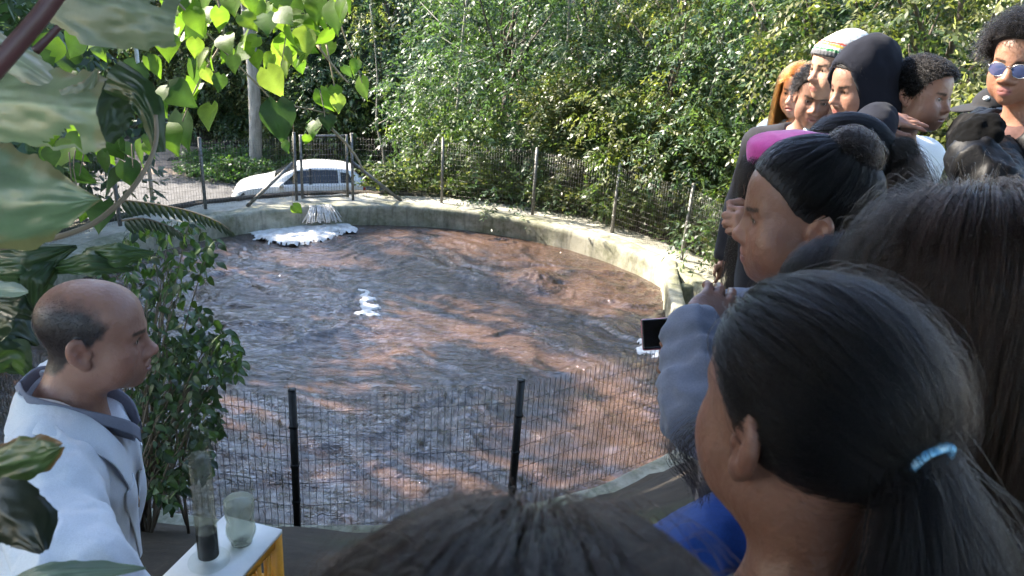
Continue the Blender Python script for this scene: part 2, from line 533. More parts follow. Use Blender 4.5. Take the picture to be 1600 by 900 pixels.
_ni, _nj = _X.shape
_i, _j = np.meshgrid(np.arange(_ni - 1), np.arange(_nj - 1), indexing='ij'); _q = (_i * _nj + _j).ravel()
_keep = (_r[:-1, :-1] < R_IN + .04).ravel()
_q = _q[_keep]
used = np.unique(np.stack([_q, _q + _nj, _q + _nj + 1, _q + 1]))
remap = np.full(len(_V), -1); remap[used] = np.arange(len(used))
wo = link('water', mesh_np('water', _V[used], remap[np.stack([_q, _q + _nj, _q + _nj + 1, _q + 1], 1)], True, None, M['water']))
tag(wo, kind='structure')

def foam_patch(cx, cy, outline, z0, h, dens, seed, label):
    """a raft of froth: a lumpy sheet with an uneven edge"""
    ol = np.array([at_z(px, py, z0)[:2] for px, py in outline])
    lo = ol.min(0) - .1; hi = ol.max(0) + .1
    s = dens
    X, Y = np.meshgrid(np.arange(lo[0], hi[0], s), np.arange(lo[1], hi[1], s), indexing='ij')
    # signed distance to polygon
    P = np.stack([X, Y], -1).reshape(-1, 2); D = np.full(len(P), 9.0); ins = np.zeros(len(P), bool)
    for a, b in zip(ol, np.roll(ol, -1, 0)):
        e = b - a; t = np.clip(((P - a) @ e) / (e @ e), 0, 1)
        D = np.minimum(D, np.linalg.norm(P - a - t[:, None] * e, axis=1))
        c = ((a[1] > P[:, 1]) != (b[1] > P[:, 1])) & (P[:, 0] < (b[0] - a[0]) * (P[:, 1] - a[1]) / (b[1] - a[1] + 1e-12) + a[0])
        ins ^= c
    D = np.where(ins, D, -D).reshape(X.shape)
    P3 = np.stack([X, Y, X * 0], -1)
    D = D + fbm(P3 * 7, 4, seed) * .09 + fbm(P3 * 2.2, 2, seed + 9) * .05
    bub = np.abs(fbm(P3 * 14, 3, seed + 3))
    Z = z0 + .012 + h * sstep(0, .16, D) * (.8 + .25 * bub) + water_h(X, Y) * .35 + .012 - .04 * sstep(.03, -.01, D)
    keep = (D[:-1, :-1] > -.01)
    nj = X.shape[1]; i, j = np.nonzero(keep); q = i * nj + j
    V = np.stack([X, Y, Z], -1).reshape(-1, 3)
    F = np.stack([q, q + nj, q + nj + 1, q + 1], 1)
    u = np.unique(F); rm = np.full(len(V), -1); rm[u] = np.arange(len(u))
    o = link('foam', mesh_np('foam', V[u], rm[F], True, None, M['foam']))
    tag(o, label, 'foam', kind='stuff')
foam_patch(0, 0, [(366, 358), (400, 352), (480, 347), (560, 348), (548, 360), (505, 376), (460, 382), (420, 378), (388, 368)], WATER_Z, .022, .03, 51, 'broad white foam raft against the far wall below the inlet')
foam_patch(0, 0, [(551, 450), (560, 447), (566, 458), (578, 462), (582, 478), (596, 490), (580, 498), (566, 496), (556, 484), (562, 470), (553, 460)], WATER_Z, .016, .02, 52, 'small ragged white foam patch drifting in mid pool')
foam_patch(0, 0, [(983, 540), (1000, 532), (1030, 532), (1050, 560), (1030, 566), (1008, 556), (990, 550)], WATER_Z, .018, .025, 53, 'white foam patch below the phone by the pool edge')

# inlet: a notch with water splashing over the far wall
_c = at_z(502, 326, 0.0)
_a = math.atan2(_c[1] - TC[1], _c[0] - TC[0])
_rd = np.array([math.cos(_a), math.sin(_a), 0]); _tg = np.array([-_rd[1], _rd[0], 0])
ctr = np.array([TC[0], TC[1], 0])
sp = empty('inlet_spill', ctr + _rd * (R_IN - .02) + [0, 0, -.2], 'white water spilling from the inlet over the far tank wall', 'water spill')
mb = MB()
for k in range(70):
    u = (rng.random() - .5); x0 = u * .42
    a = ctr + _rd * (R_IN + .05) + _tg * x0 + [0, 0, .02]
    top = a - _rd * .07 + [0, 0, -.03 * rng.random()]
    low = ctr + _rd * (R_IN - .1 - .25 * rng.random()) + _tg * (x0 * 1.5 + rng.normal() * .04) + [0, 0, WATER_Z + .14 + .05 * rng.random()]
    mid = (top + low) / 2 - _rd * .05 + [0, 0, .05 * rng.random()]
    mb.tube([a, top, mid, low], [.002, .004, .006, .009], 5)
mb.build('splash', M['foam'], sp, True)
# froth cushion where it lands
A, B = np.meshgrid(np.linspace(0, 2 * math.pi, 40), np.linspace(0, 1, 14), indexing='ij')
X = _tg[0] * np.cos(A) * B * .34 + _rd[0] * np.sin(A) * B * .2; Y = _tg[1] * np.cos(A) * B * .34 + _rd[1] * np.sin(A) * B * .2
Zc = .07 * (1 - B ** 2) + fbm(np.stack([X * 9, Y * 9, A * 0], -1), 4, 61) * .05 * (1 - B)
c0 = ctr + _rd * (R_IN - .24) + [0, 0, WATER_Z + .02]
Vv = np.stack([X + c0[0], Y + c0[1], Zc + c0[2]], -1).reshape(-1, 3)
i, j = np.meshgrid(np.arange(39), np.arange(13), indexing='ij'); q = (i * 14 + j).ravel()
link('froth', mesh_np('froth', Vv, np.stack([q, q + 1, q + 15, q + 14], 1), True, None, M['foam']), sp)

# ------------------------------------------------------------------ fence round the tank
FENCE_H = 1.24
def fpt(deg, z=0.0, r=None):
    r = r or R_FENCE
    a = math.radians(deg); return np.array([TC[0] + r * math.cos(a), TC[1] + r * math.sin(a), z])
def post(parent, deg, mat, r=None, h=FENCE_H):
    p = fpt(deg, -.1, r); t = np.array([-math.sin(math.radians(deg)), math.cos(math.radians(deg)), 0])
    lean = np.array([rng.normal() * .012, rng.normal() * .012, 0])
    m = MB().bar(p, p + [0, 0, h + .1] + lean, .048, .04, t)
    m.bar(p + [0, 0, h + .1] + lean, p + [0, 0, h + .112] + lean, .05, .042, t)
    for q in (.3, .62, .95):
        c = p + [0, 0, .1 + q] + lean * q; m.bar(c - [0, 0, .012], c + [0, 0, .012], .058, .048, t)
    return m.build('post', mat, parent)
def panel(parent, d0, d1, mat, wr=.0026, gap=.05, hgap=.1, z0=.03, z1=FENCE_H - .06):
    a = fpt(d0); b = fpt(d1); L = np.linalg.norm(b - a); t = (b - a) / L
    m = MB(); n = int(L / gap)
    for k in range(1, n):
        p = a + t * (k * L / n); m.bar(p + [0, 0, z0], p + [0, 0, z1], wr * 2, wr * 2, t)
    s = np.array([t[1], -t[0], 0])
    for z in np.arange(z0 + .02, z1, hgap):
        m.bar(a + [0, 0, z] + s * wr * 2, b + [0, 0, z] + s * wr * 2, wr * 1.6, wr * 1.6, (0, 0, 1))
    return m.build('wire_panel', mat, parent)
def fence(name, degs, label, pm, wm, rr=None, **kw):
    global R_FENCE
    R_FENCE = rr or 5.16
    f = empty(name, fpt(sum(degs) / len(degs)), label, 'fence', 'welded mesh fence runs around the tank')
    for d in degs: post(f, d, pm)
    for d0, d1 in zip(degs[:-1], degs[1:]): panel(f, d0, d1, wm, **kw)
    return f
fence('mesh_fence', [8, 29.7, 47.8, 66.6, 86.9, 105.8], 'grey welded mesh fence between the far wall and the dense trees', M['steel'], M['wire'], wr=.0014)
fence('mesh_fence', [117.2, 135.3, 152, 170, 190, 208], 'grey welded mesh fence along the road beside the gate and shrub', M['steel'], M['wire'], rr=5.3, wr=.0014)
fence('mesh_fence', [230, 252, 272.8, 292.6, 319, 338], 'dark welded mesh fence with black posts in front of the near water', M['black_steel'], M['dark_wire'], rr=4.8, wr=.0016, hgap=.2)
R_FENCE = 5.2
# gate
ga, gb = fpt(106.9), fpt(116.2)
gt = empty('mesh_gate', (ga + gb) / 2, 'narrow framed mesh gate in the far fence before the white car', 'gate')
for p in (ga, gb):
    MB().bar(p + [0, 0, .02], p + [0, 0, 1.22], .045, .045, gb - ga).build('gate_upright', M['steel'], gt)
for z in (.05, 1.2):
    MB().bar(ga + [0, 0, z], gb + [0, 0, z], .035, .035, (0, 0, 1)).build('gate_rail', M['steel'], gt)
m = MB(); L = np.linalg.norm(gb - ga); t = (gb - ga) / L
for k in range(1, int(L / .05)): m.bar(ga + t * k * .05 + [0, 0, .05], ga + t * k * .05 + [0, 0, 1.2], .005, .005, t)
for z in np.arange(.15, 1.2, .1): m.bar(ga + [0, 0, z], gb + [0, 0, z], .004, .004, (0, 0, 1))
m.build('wire_panel', M['wire'], gt)
for nm, d0, d1, lab in (('brace_bar', 118, 128, 'slanting grey steel brace rising to the gate beside the car bonnet'), ('brace_bar', 106, 95.5, 'slanting grey steel brace behind the gate near the car boot')):
    o = MB().bar(fpt(d0, .72, R_FENCE - .05), fpt(d1, -.01, R_FENCE - .12), .05, .04).build(nm, M['steel'])
    tag(o, lab, 'brace')

# tall pale pipe pole on the left
pp = at_z(228, 305, -1.9 + 1.2); 
pb = at_depth(226, 200, 20.5); pbz = float(ground_z(pb[0], pb[1]))
o = MB().tube([(pb[0], pb[1], pbz - .1), (pb[0], pb[1], pbz + 8.5)], .05, 10).build('lamp_pole', M['pipe'], None, True)
tag(o, 'thin pale metal pole standing beside the road', 'pole')
# ------------------------------------------------------------------ trees
def frames(d, r):
    """side and normal vectors for directions d with random twist"""
    up = np.array([0, 0, 1.0]) + r.normal(size=d.shape) * .35
    s = np.cross(d, up); s /= np.linalg.norm(s, axis=1)[:, None] + 1e-9
    n = np.cross(s, d)
    return s, n
def sprays(P, D, r, L=.36, pairs=5, leaf=(.095, .032), cols=None, var=.25):
    """pinnate leaf sprays at P pointing along D; returns V,F,C"""
    D = D / (np.linalg.norm(D, axis=1)[:, None] + 1e-9)
    S, Nn = frames(D, r); n = len(P); k = pairs * 2 + 1
    t = np.concatenate([np.repeat(np.linspace(.15, .95, pairs), 2), [1.0]])
    sg = np.concatenate([np.tile([1, -1], pairs), [0]])
    ln = L * (.7 + .6 * r.random(n))
    base = P[:, None] + D[:, None] * (ln[:, None] * t)[..., None] - Nn[:, None] * (ln[:, None] * t ** 2 * .28)[..., None]
    dirs = D[:, None] * (.55 + .45 * (sg == 0))[None, :, None] + S[:, None] * (sg * .85)[None, :, None] - Nn[:, None] * .35 + r.normal(size=(n, k, 3)) * .22
    dirs /= np.linalg.norm(dirs, axis=2)[..., None]
    ll = leaf[0] * (.7 + .6 * r.random((n, k))); ww = leaf[1] * (.8 + .4 * r.random((n, k)))
    nn = Nn[:, None] + r.normal(size=(n, k, 3)) * .35
    side = np.cross(dirs, nn); side /= np.linalg.norm(side, axis=2)[..., None] + 1e-9
    no = np.cross(side, dirs)
    mid = base + dirs * (ll * .45)[..., None]
    a = base; b = mid + side * ww[..., None] * .5 - no * ww[..., None] * .12; c = base + dirs * ll[..., None] - no * ll[..., None] * .12; d = mid - side * ww[..., None] * .5 - no * ww[..., None] * .12
    V = np.stack([a, b, c, d], 2).reshape(-1, 3)
    F = np.arange(n * k * 4).reshape(-1, 4)
    cc = np.asarray(cols)[r.integers(0, len(cols), n)]
    cc = cc * (1 + var * r.normal(size=(n, 1)))
    C = np.repeat(np.clip(cc, .008, .5)[:, None], k, 1) * (1 + .15 * r.normal(size=(n, k, 1)))
    C = np.repeat(np.clip(C, .006, .6).reshape(-1, 3), 4, 0)
    return V, F, C
def clump_points(cent, rad, n, r, flat=.75):
    """points over the shell of a leaf clump, with outward drooping directions"""
    u = r.normal(size=(n, 3)); u /= np.linalg.norm(u, axis=1)[:, None]
    rr = rad * (.45 + .6 * r.random(n) ** .6)
    P = cent + u * rr[:, None] * np.array([1, 1, flat])
    D = u * [1, 1, .5] + [0, 0, -.35] + r.normal(size=(n, 3)) * .3
    return P, D
GREENS = {
    'lacy': [(.050, .085, .046), (.042, .075, .042), (.065, .098, .045), (.036, .066, .034)],
    'olive': [(.078, .098, .036), (.10, .112, .042), (.055, .08, .030), (.125, .13, .055)],
    'broad': [(.05, .085, .028), (.07, .105, .03), (.04, .07, .026), (.095, .12, .04)],
    'pale': [(.14, .15, .065), (.18, .185, .09), (.09, .11, .045)],  # leaf colour raised to stand in for strong sun at the right
    'deep': [(.03, .058, .026), (.04, .07, .03), (.026, .05, .024)],
}
class TreeKind:
    def __init__(s, seed, height, crown_lo, crown_r, nclump, per, kind, leaf, L, pairs, trunk_r, bark='bark', dense_below=6.0, fork=5):
        r = np.random.default_rng(seed)
        cents = []; rads = []
        for q in range(nclump):
            zf = r.random() ** 1.15
            z = crown_lo + (height - crown_lo) * zf
            env = crown_r * (.55 + .5 * math.sin(math.pi * min(1, .25 + zf * .75)))
            a = r.random() * 2 * math.pi; d = env * math.sqrt(r.random()) * (1.0)
            cents.append((d * math.cos(a), d * math.sin(a), z)); rads.append((.45 + .5 * r.random()) * crown_r / 2.4)
        cents = np.array(cents)
        Vs, Fs, Cs = [], [], []; n0 = 0
        for c, rd in zip(cents, rads):
            hi = c[2] > dense_below
            k = int(per * (.55 if hi else 1.0))
            P, D = clump_points(c, rd, k, r)
            f = 1.6 if hi else 1.0
            V, F, C = sprays(P, D, r, L * f, pairs if not hi else max(1, pairs - 1), (leaf[0] * f, leaf[1] * f * 1.15), GREENS[kind])
            Vs.append(V); Fs.append(F + n0); Cs.append(C); n0 += len(V)
        s.crown = mesh_np('crown', np.concatenate(Vs), np.concatenate(Fs), False, np.concatenate(Cs), M['leaf'])
        m = MB()
        bend = r.normal(size=2) * .35
        zz = np.linspace(-.4, height * .86, 9); tt = np.clip(zz / height, 0, 1)
        tr = np.stack([bend[0] * np.sin(tt * 3), bend[1] * np.sin(tt * 2.4), zz], 1) + np.concatenate([np.zeros((1, 3)), r.normal(size=(8, 3)) * [.06, .06, 0]])
        m.tube(tr, trunk_r * (1.15 - .95 * tt), 8)
        order = r.permutation(len(cents))[:min(len(cents), 16)]
        for q in order:
            c = cents[q]; z0 = min(max(.6, c[2] * .55), height * .7)
            b0 = np.array([np.interp(z0, zz, tr[:, 0]), np.interp(z0, zz, tr[:, 1]), z0])
            mid = b0 * .5 + c * .5 + np.array([r.normal() * .15, r.normal() * .15, .12])
            m.tube([b0, mid, c], [trunk_r * .4, trunk_r * .24, .012], 5)
        s.trunk = m.mesh('trunk', M[bark], True)
    def place(s, name, x, y, rot, sc, label, group, z=None):
        e = empty(name, (x, y, float(ground_z(x, y)) if z is None else z), label, 'tree', group)
        e.rotation_euler = (0, 0, rot); e.scale = (sc, sc, sc)
        for nm, me in (('trunk', s.trunk), ('crown', s.crown)):
            o = bpy.data.objects.new(nm, me); COL.objects.link(o); o.parent = e
        return e
TK = {
    'lacy': TreeKind(1, 6.2, .9, 2.6, 46, 44, 'lacy', (.10, .033), .42, 5, .13),
    'lacy_b': TreeKind(2, 5.6, .5, 2.3, 44, 44, 'lacy', (.09, .03), .38, 5, .10),
    'olive': TreeKind(3, 5.2, .4, 2.2, 40, 54, 'olive', (.088, .034), .32, 5, .10),
    'broad': TreeKind(4, 5.6, .6, 2.4, 38, 66, 'broad', (.15, .07), .2, 1, .11),
    'deep': TreeKind(5, 6.6, .8, 2.8, 56, 40, 'deep', (.12, .045), .45, 5, .15),
    'pale': TreeKind(8, 6.0, .6, 2.3, 34, 44, 'pale', (.12, .05), .32, 3, .10),
    'under': TreeKind(6, 3.0, .1, 1.3, 26, 56, 'olive', (.085, .036), .24, 3, .04),
    'under_b': TreeKind(7, 2.6, .1, 1.2, 24, 60, 'broad', (.12, .06), .16, 1, .035),
}
LBL = {'pale': 'pale yellow green tree behind the students at the right, coloured to look sunlit', 'lacy': 'feathery blue green tree in the forest behind the tank', 'lacy_b': 'low feathery tree with crown down to the fence',
       'olive': 'olive green fine leaved tree among the forest trees', 'broad': 'broad leaved bright green tree among the forest trees',
       'deep': 'dark green tall tree deep in the forest', 'under': 'olive understorey shrub just behind the mesh fence',
       'under_b': 'broad leaved understorey shrub behind the fence'}
_tr = np.random.default_rng(42)
def put(kind, x, y, sc=1.0):
    nm = 'understorey_shrub' if kind.startswith('under') else 'forest_tree'
    e = TK[kind].place(nm, x, y, _tr.random() * 6.28, sc * (.9 + .2 * _tr.random()), LBL[kind],
                       {'under': 'olive shrubs along the fence', 'under_b': 'broad shrubs along the fence'}.get(kind, kind.replace('_b', ' low') + ' forest trees'))
    if kind.startswith('under'): e['category'] = 'shrub'
    return e
# front row right behind the fence, from the gate round to the right
_ord = iter('first second third fourth fifth sixth seventh'.split())
for kind, x, y, sc in [('lacy_b', -.4, 17.0, 1.0), ('lacy', 1.6, 17.2, .9), ('olive', 2.6, 15.2, .85), ('lacy_b', 4.1, 15.4, .9), ('lacy', 4.6, 13.0, .9),
                       ('olive', 5.4, 11.2, 1.0), ('deep', 6.6, 14.0, 1.0), ('pale', 5.8, 8.8, .95), ('pale', 7.0, 6.4, 1.0), ('pale', 8.0, 10.4, 1.0), ('pale', 5.4, 4.8, .8),
                       ('deep', 0.4, 19.6, 1.1), ('lacy', 3.4, 19.0, 1.1), ('olive', -1.4, 30.5, 1.3), ('lacy_b', -4.8, 31.0, 1.6), ('lacy', -.2, 21.2, 1.1), ('lacy_b', 6.4, 18.0, 1.1),
                       ('lacy', -8.0, 32.0, 1.5), ('olive', -10.6, 33.5, 1.5), ('olive', -14.5, 33.5, 1.6), ('broad', -6.6, 31.5, 1.4), ('deep', -19, 35, 1.6), ('lacy', -12, 36, 1.6),
                       ('lacy', 9, 15.5, 1.1), ('pale', 10.6, 13.5, 1.0), ('lacy', 8.8, 20.5, 1.2)]:
    e_ = put(kind, x, y, sc); o_ = next(_ord, None)
    if o_: e_['label'] = o_ + ' tree from the gate along the far fence, ' + {'lacy': 'tall and feathery', 'lacy_b': 'low and feathery', 'olive': 'olive and fine leaved', 'deep': 'dark green'}[kind]
for k in range(34):                       # deeper rows on the rise
    a = -22 + 44 * (k % 17) / 16 + _tr.normal() * .7; y = 27 + 6.5 * (k // 17) + _tr.random() * 3.5
    if a < -1: y += 5
    if a / y > .42: continue
    put(['deep', 'lacy', 'olive', 'broad', 'deep'][k % 5], a, y, 1.25)
for x, y, sc in [(.9, 15.8, .8), (2.1, 14.7, .8), (3.2, 13.6, .85), (3.9, 12.2, .8), (4.4, 10.6, .8), (-.9, 15.9, .7), (4.6, 9.2, .8), (1.5, 15.6, .6), (2.8, 14.4, .7)]:
    put('under' if _tr.random() < .55 else 'under_b', x, y, sc)
for x, y in [(-1.9, 16.6), (-.8, 18.6), (-5.6, 29.2), (-8.3, 29.6), (-7.2, 30.4), (-3.4, 29), (-10.5, 31.5), (-9.4, 30)]:
    put('under_b' if _tr.random() < .7 else 'under', x, y, .8)

# pale trunk standing beyond the car
e = empty('pale_tree', (0, 0, 0), 'straight pale grey trunk rising beyond the road left of the car', 'tree')
pt = at_depth(398, 245, 29); gz = float(ground_z(pt[0], pt[1])); e.location = (pt[0], pt[1], gz)
zz = np.linspace(-.2, 11, 14)
trk = np.stack([pt[0] + .12 * np.sin(zz * .5), pt[1] + zz * 0, gz + zz], 1)
MB().tube(trk, .24 - .008 * zz, 12).build('trunk', M['bark_pale'], e, True)
_r9 = np.random.default_rng(99); Vs = []; Fs = []; Cs = []; n0 = 0; br = MB()
for k in range(26):
    c = np.array([pt[0], pt[1], gz + 7 + 4.5 * _r9.random()]) + _r9.normal(size=3) * [1.5, 1.5, .3]
    P, D = clump_points(c, .8, 30, _r9); V, F, C = sprays(P, D, _r9, .5, 4, (.16, .06), GREENS['lacy'])
    Vs.append(V); Fs.append(F + n0); Cs.append(C); n0 += len(V)
    if k < 12: br.tube([(pt[0], pt[1], c[2] - 1.0), (c + [pt[0], pt[1], c[2] - .6]) / 2, c], [.06, .035, .01], 5)
link('crown', mesh_np('crown', np.concatenate(Vs), np.concatenate(Fs), False, np.concatenate(Cs), M['leaf']), e)
br.build('limbs', M['bark_pale'], e, True)

# shade trees put between sun and tank; crowns cut open at sun gaps (point, radius)
GAPS = []
def gap(px, py, z=None, w=None, r=.3):
    GAPS.append((at_z(px, py, z) if w is None else at_depth(px, py, w), r))
WZ = WATER_Z
for q in [(890, 352, 0, .35), (860, 350, 0, .3), (930, 372, 0, .28), (975, 380, 0, .22), (1120, 445, -.2, .22), (1100, 440, -.2, .2), (1140, 430, 0, .2), (760, 330, 0, .18),
          (880, 380, WZ, .26), (800, 376, WZ, .22), (740, 378, WZ, .2), (910, 390, WZ, .2),
          (420, 425, WZ, .2), (380, 420, WZ, .2), (500, 405, WZ, .18), (540, 410, WZ, .15),
          (740, 487, WZ, .2), (690, 490, WZ, .18), (790, 492, WZ, .17), (620, 522, WZ, .14), (680, 525, WZ, .16), (740, 520, WZ, .15), (960, 478, WZ, .2), (900, 470, WZ, .15), (640, 548, WZ, .14),
          (830, 545, WZ, .17), (880, 560, WZ, .18), (940, 575, WZ, .18), (780, 535, WZ, .13), (990, 585, WZ, .16),
          (960, 680, WZ, .2), (1010, 670, WZ, .2), (920, 700, WZ, .16), (1030, 720, WZ, .2), (980, 740, WZ, .2), (720, 752, WZ, .15), (830, 745, WZ, .16), (900, 740, WZ, .16), (600, 765, WZ, .1), (430, 620, WZ, .12), (520, 640, WZ, .12), (600, 600, WZ, .1)]:
    gap(q[0], q[1], q[2], None, q[3])
for q in [(1290, 95, 3.2, .26), (1300, 60, 3.2, .2), (1240, 150, 3.6, .2), (1325, 150, 2.9, .1), (1390, 185, 2.9, .12), (1590, 110, 2.4, .16), (1360, 110, 2.9, .05),
          (440, 100, 2.6, .4), (330, 120, 2.6, .4), (480, 220, 2.6, .3), (300, 60, 2.6, .3), (280, 190, 2.4, .25), (520, 130, 2.7, .25), (180, 120, 1.9, .2),
          (420, 285, 24.6, 1.1), (500, 265, 25, .8), (60, 250, 29, 1.6), (140, 250, 29, 1.4), (1550, 60, 6, 1.2), (1450, 60, 7, 1.2)]:
    gap(q[0], q[1], None, q[2], q[3])
GP = np.array([g_[0] for g_ in GAPS]); GR = np.array([g_[1] for g_ in GAPS])
def keep_shade(P, pad=.36):
    ok = np.ones(len(P), bool)
    for p, r in zip(GP, GR):
        v = P - p; t = v @ SUN_TO
        d = np.linalg.norm(v - t[:, None] * SUN_TO, axis=1)
        ok &= ~((d < r + pad) & (t > 0))
    return ok
def shade_tree(x, y, h, lo, cr, ncl, per, seed, label, kind='lacy'):
    r = np.random.default_rng(seed); gz = float(ground_z(x, y))
    e = empty('shade_tree', (x, y, gz), label, 'tree', None)
    cents = []
    for q in range(ncl):
        zf = r.random(); a = r.random() * 6.283; d = cr * math.sqrt(r.random()) * (.6 + .5 * math.sin(math.pi * (.15 + .8 * zf)))
        cents.append((x + d * math.cos(a), y + d * math.sin(a), gz + lo + (h - lo) * zf))
    Vs, Fs, Cs = [], [], []; n0 = 0
    for c in cents:
        P, D = clump_points(np.array(c), 1.0 + .5 * r.random(), per, r)
        k = keep_shade(P)
        if not k.any(): continue
        V, F, C = sprays(P[k], D[k], r, .42, 3, (.26, .12), GREENS[kind])
        Vs.append(V); Fs.append(F + n0); Cs.append(C); n0 += len(V)
    m = MB(); zz = np.linspace(-.4, h * .85, 9)
    m.tube(np.stack([x + .2 * np.sin(zz * .5), y + .15 * np.cos(zz * .6), gz + zz], 1), .24 * (1.1 - zz / h), 9)
    for c in cents[:18]:
        z0 = gz + max(1.0, (c[2] - gz) * .6)
        m.tube([(x, y, z0), ((x + c[0]) / 2, (y + c[1]) / 2, (z0 + c[2]) / 2 + .2), c], [.09, .05, .015], 5)
    m.build('trunk', M['bark'], e, True)
    link('crown', mesh_np('crown', np.concatenate(Vs), np.concatenate(Fs), False, np.concatenate(Cs), M['leaf']), e)
shade_tree(-9.6, 6.0, 14.5, 3.0, 3.0, 60, 46, 201, 'tall tree put beyond the shrub to shade the crowd, crown cut for sun gaps')
shade_tree(-9.0, 10.5, 12.0, 2.4, 2.8, 56, 46, 202, 'tall shade tree on the bank left of the tank fence, crown cut for sun gaps')
shade_tree(-10.5, 14.6, 12.5, 2.2, 2.9, 56, 46, 203, 'shade tree by the road left of the tank, crown cut for sun gaps')
shade_tree(-13.5, 9.0, 16.0, 4.0, 3.2, 56, 44, 204, 'second row tall shade tree far left of the tank, crown cut for sun gaps')
shade_tree(-13.8, 19.0, 11.0, 2.5, 2.8, 44, 44, 205, 'leafy shade tree leaning over the far road, crown cut for sun gaps')
shade_tree(-7.6, 2.2, 13.5, 3.6, 2.6, 56, 46, 206, 'shade tree on the bank behind the man in the lab coat, crown cut for sun gaps', 'broad')
shade_tree(-13.0, 4.0, 17.0, 4.0, 3.2, 56, 44, 207, 'very tall shade tree behind the bank tree, crown cut for sun gaps')

# unseen trees added behind and beside the crowd to darken it from above
def overhead(x, y, h, lo, cr, ncl, per, seed, label, kind='broad'): shade_tree(x, y, h, lo, cr, ncl, per, seed, label, kind)
overhead(1.8, -1.9, 11, 5.6, 3.4, 90, 56, 211, 'unseen tree added behind the camera to shade the crowd')
overhead(6.5, -3.2, 11, 5.0, 3.0, 52, 40, 212, 'unseen tree added on the right behind the crowd for shade')
overhead(-4.0, -3.4, 11, 5.0, 3.2, 56, 40, 213, 'unseen tree added behind the lab coat man for shade')

# slim pale stems standing among the leaves behind the fence
for i, (px, w, ln) in enumerate([(690, 17.2, .35), (880, 16.6, -.2), (1000, 15.4, .25), (770, 18.0, .3), (612, 21, -.15), (1065, 14.6, .3), (935, 17.0, -.3), (1130, 13.6, .2)]):
    p = at_depth(px, 300, w); gz_ = float(ground_z(p[0], p[1])); r_ = np.random.default_rng(900 + i); zz = np.linspace(0, 6.5, 12)
    L_ = np.stack([p[0] + ln * .35 * zz + .06 * np.cumsum(r_.normal(size=12)), p[1] + .05 * np.cumsum(r_.normal(size=12)), gz_ - .1 + zz], 1)
    e_ = empty('sapling', (p[0], p[1], gz_), ['slim leaning grey sapling behind the far fence', 'slim upright grey sapling among the leaves'][i % 2], 'tree', 'saplings behind the far fence')
    MB().tube(L_, np.linspace(.045, .012, 12), 7).build('trunk', M['bark_pale'], e_, True)
    b_ = MB()
    for q in range(5):
        z_ = 3 + q; b0_ = L_[z_]; d_ = r_.normal(size=3) * [.8, .5, .1] + [0, 0, .5]; b_.tube([b0_, b0_ + d_ * .5, b0_ + d_ + [0, 0, .15]], [.014, .009, .003], 5)
    b_.build('limbs', M['bark_pale'], e_, True)
    P_, D2 = clump_points(L_[-1], .8, 60, r_); V_, F_, Cc = sprays(P_, D2, r_, .34, 4, (.1, .035), GREENS['olive']); link('crown', mesh_np('crown', V_, F_, False, Cc, M['leaf']), e_)
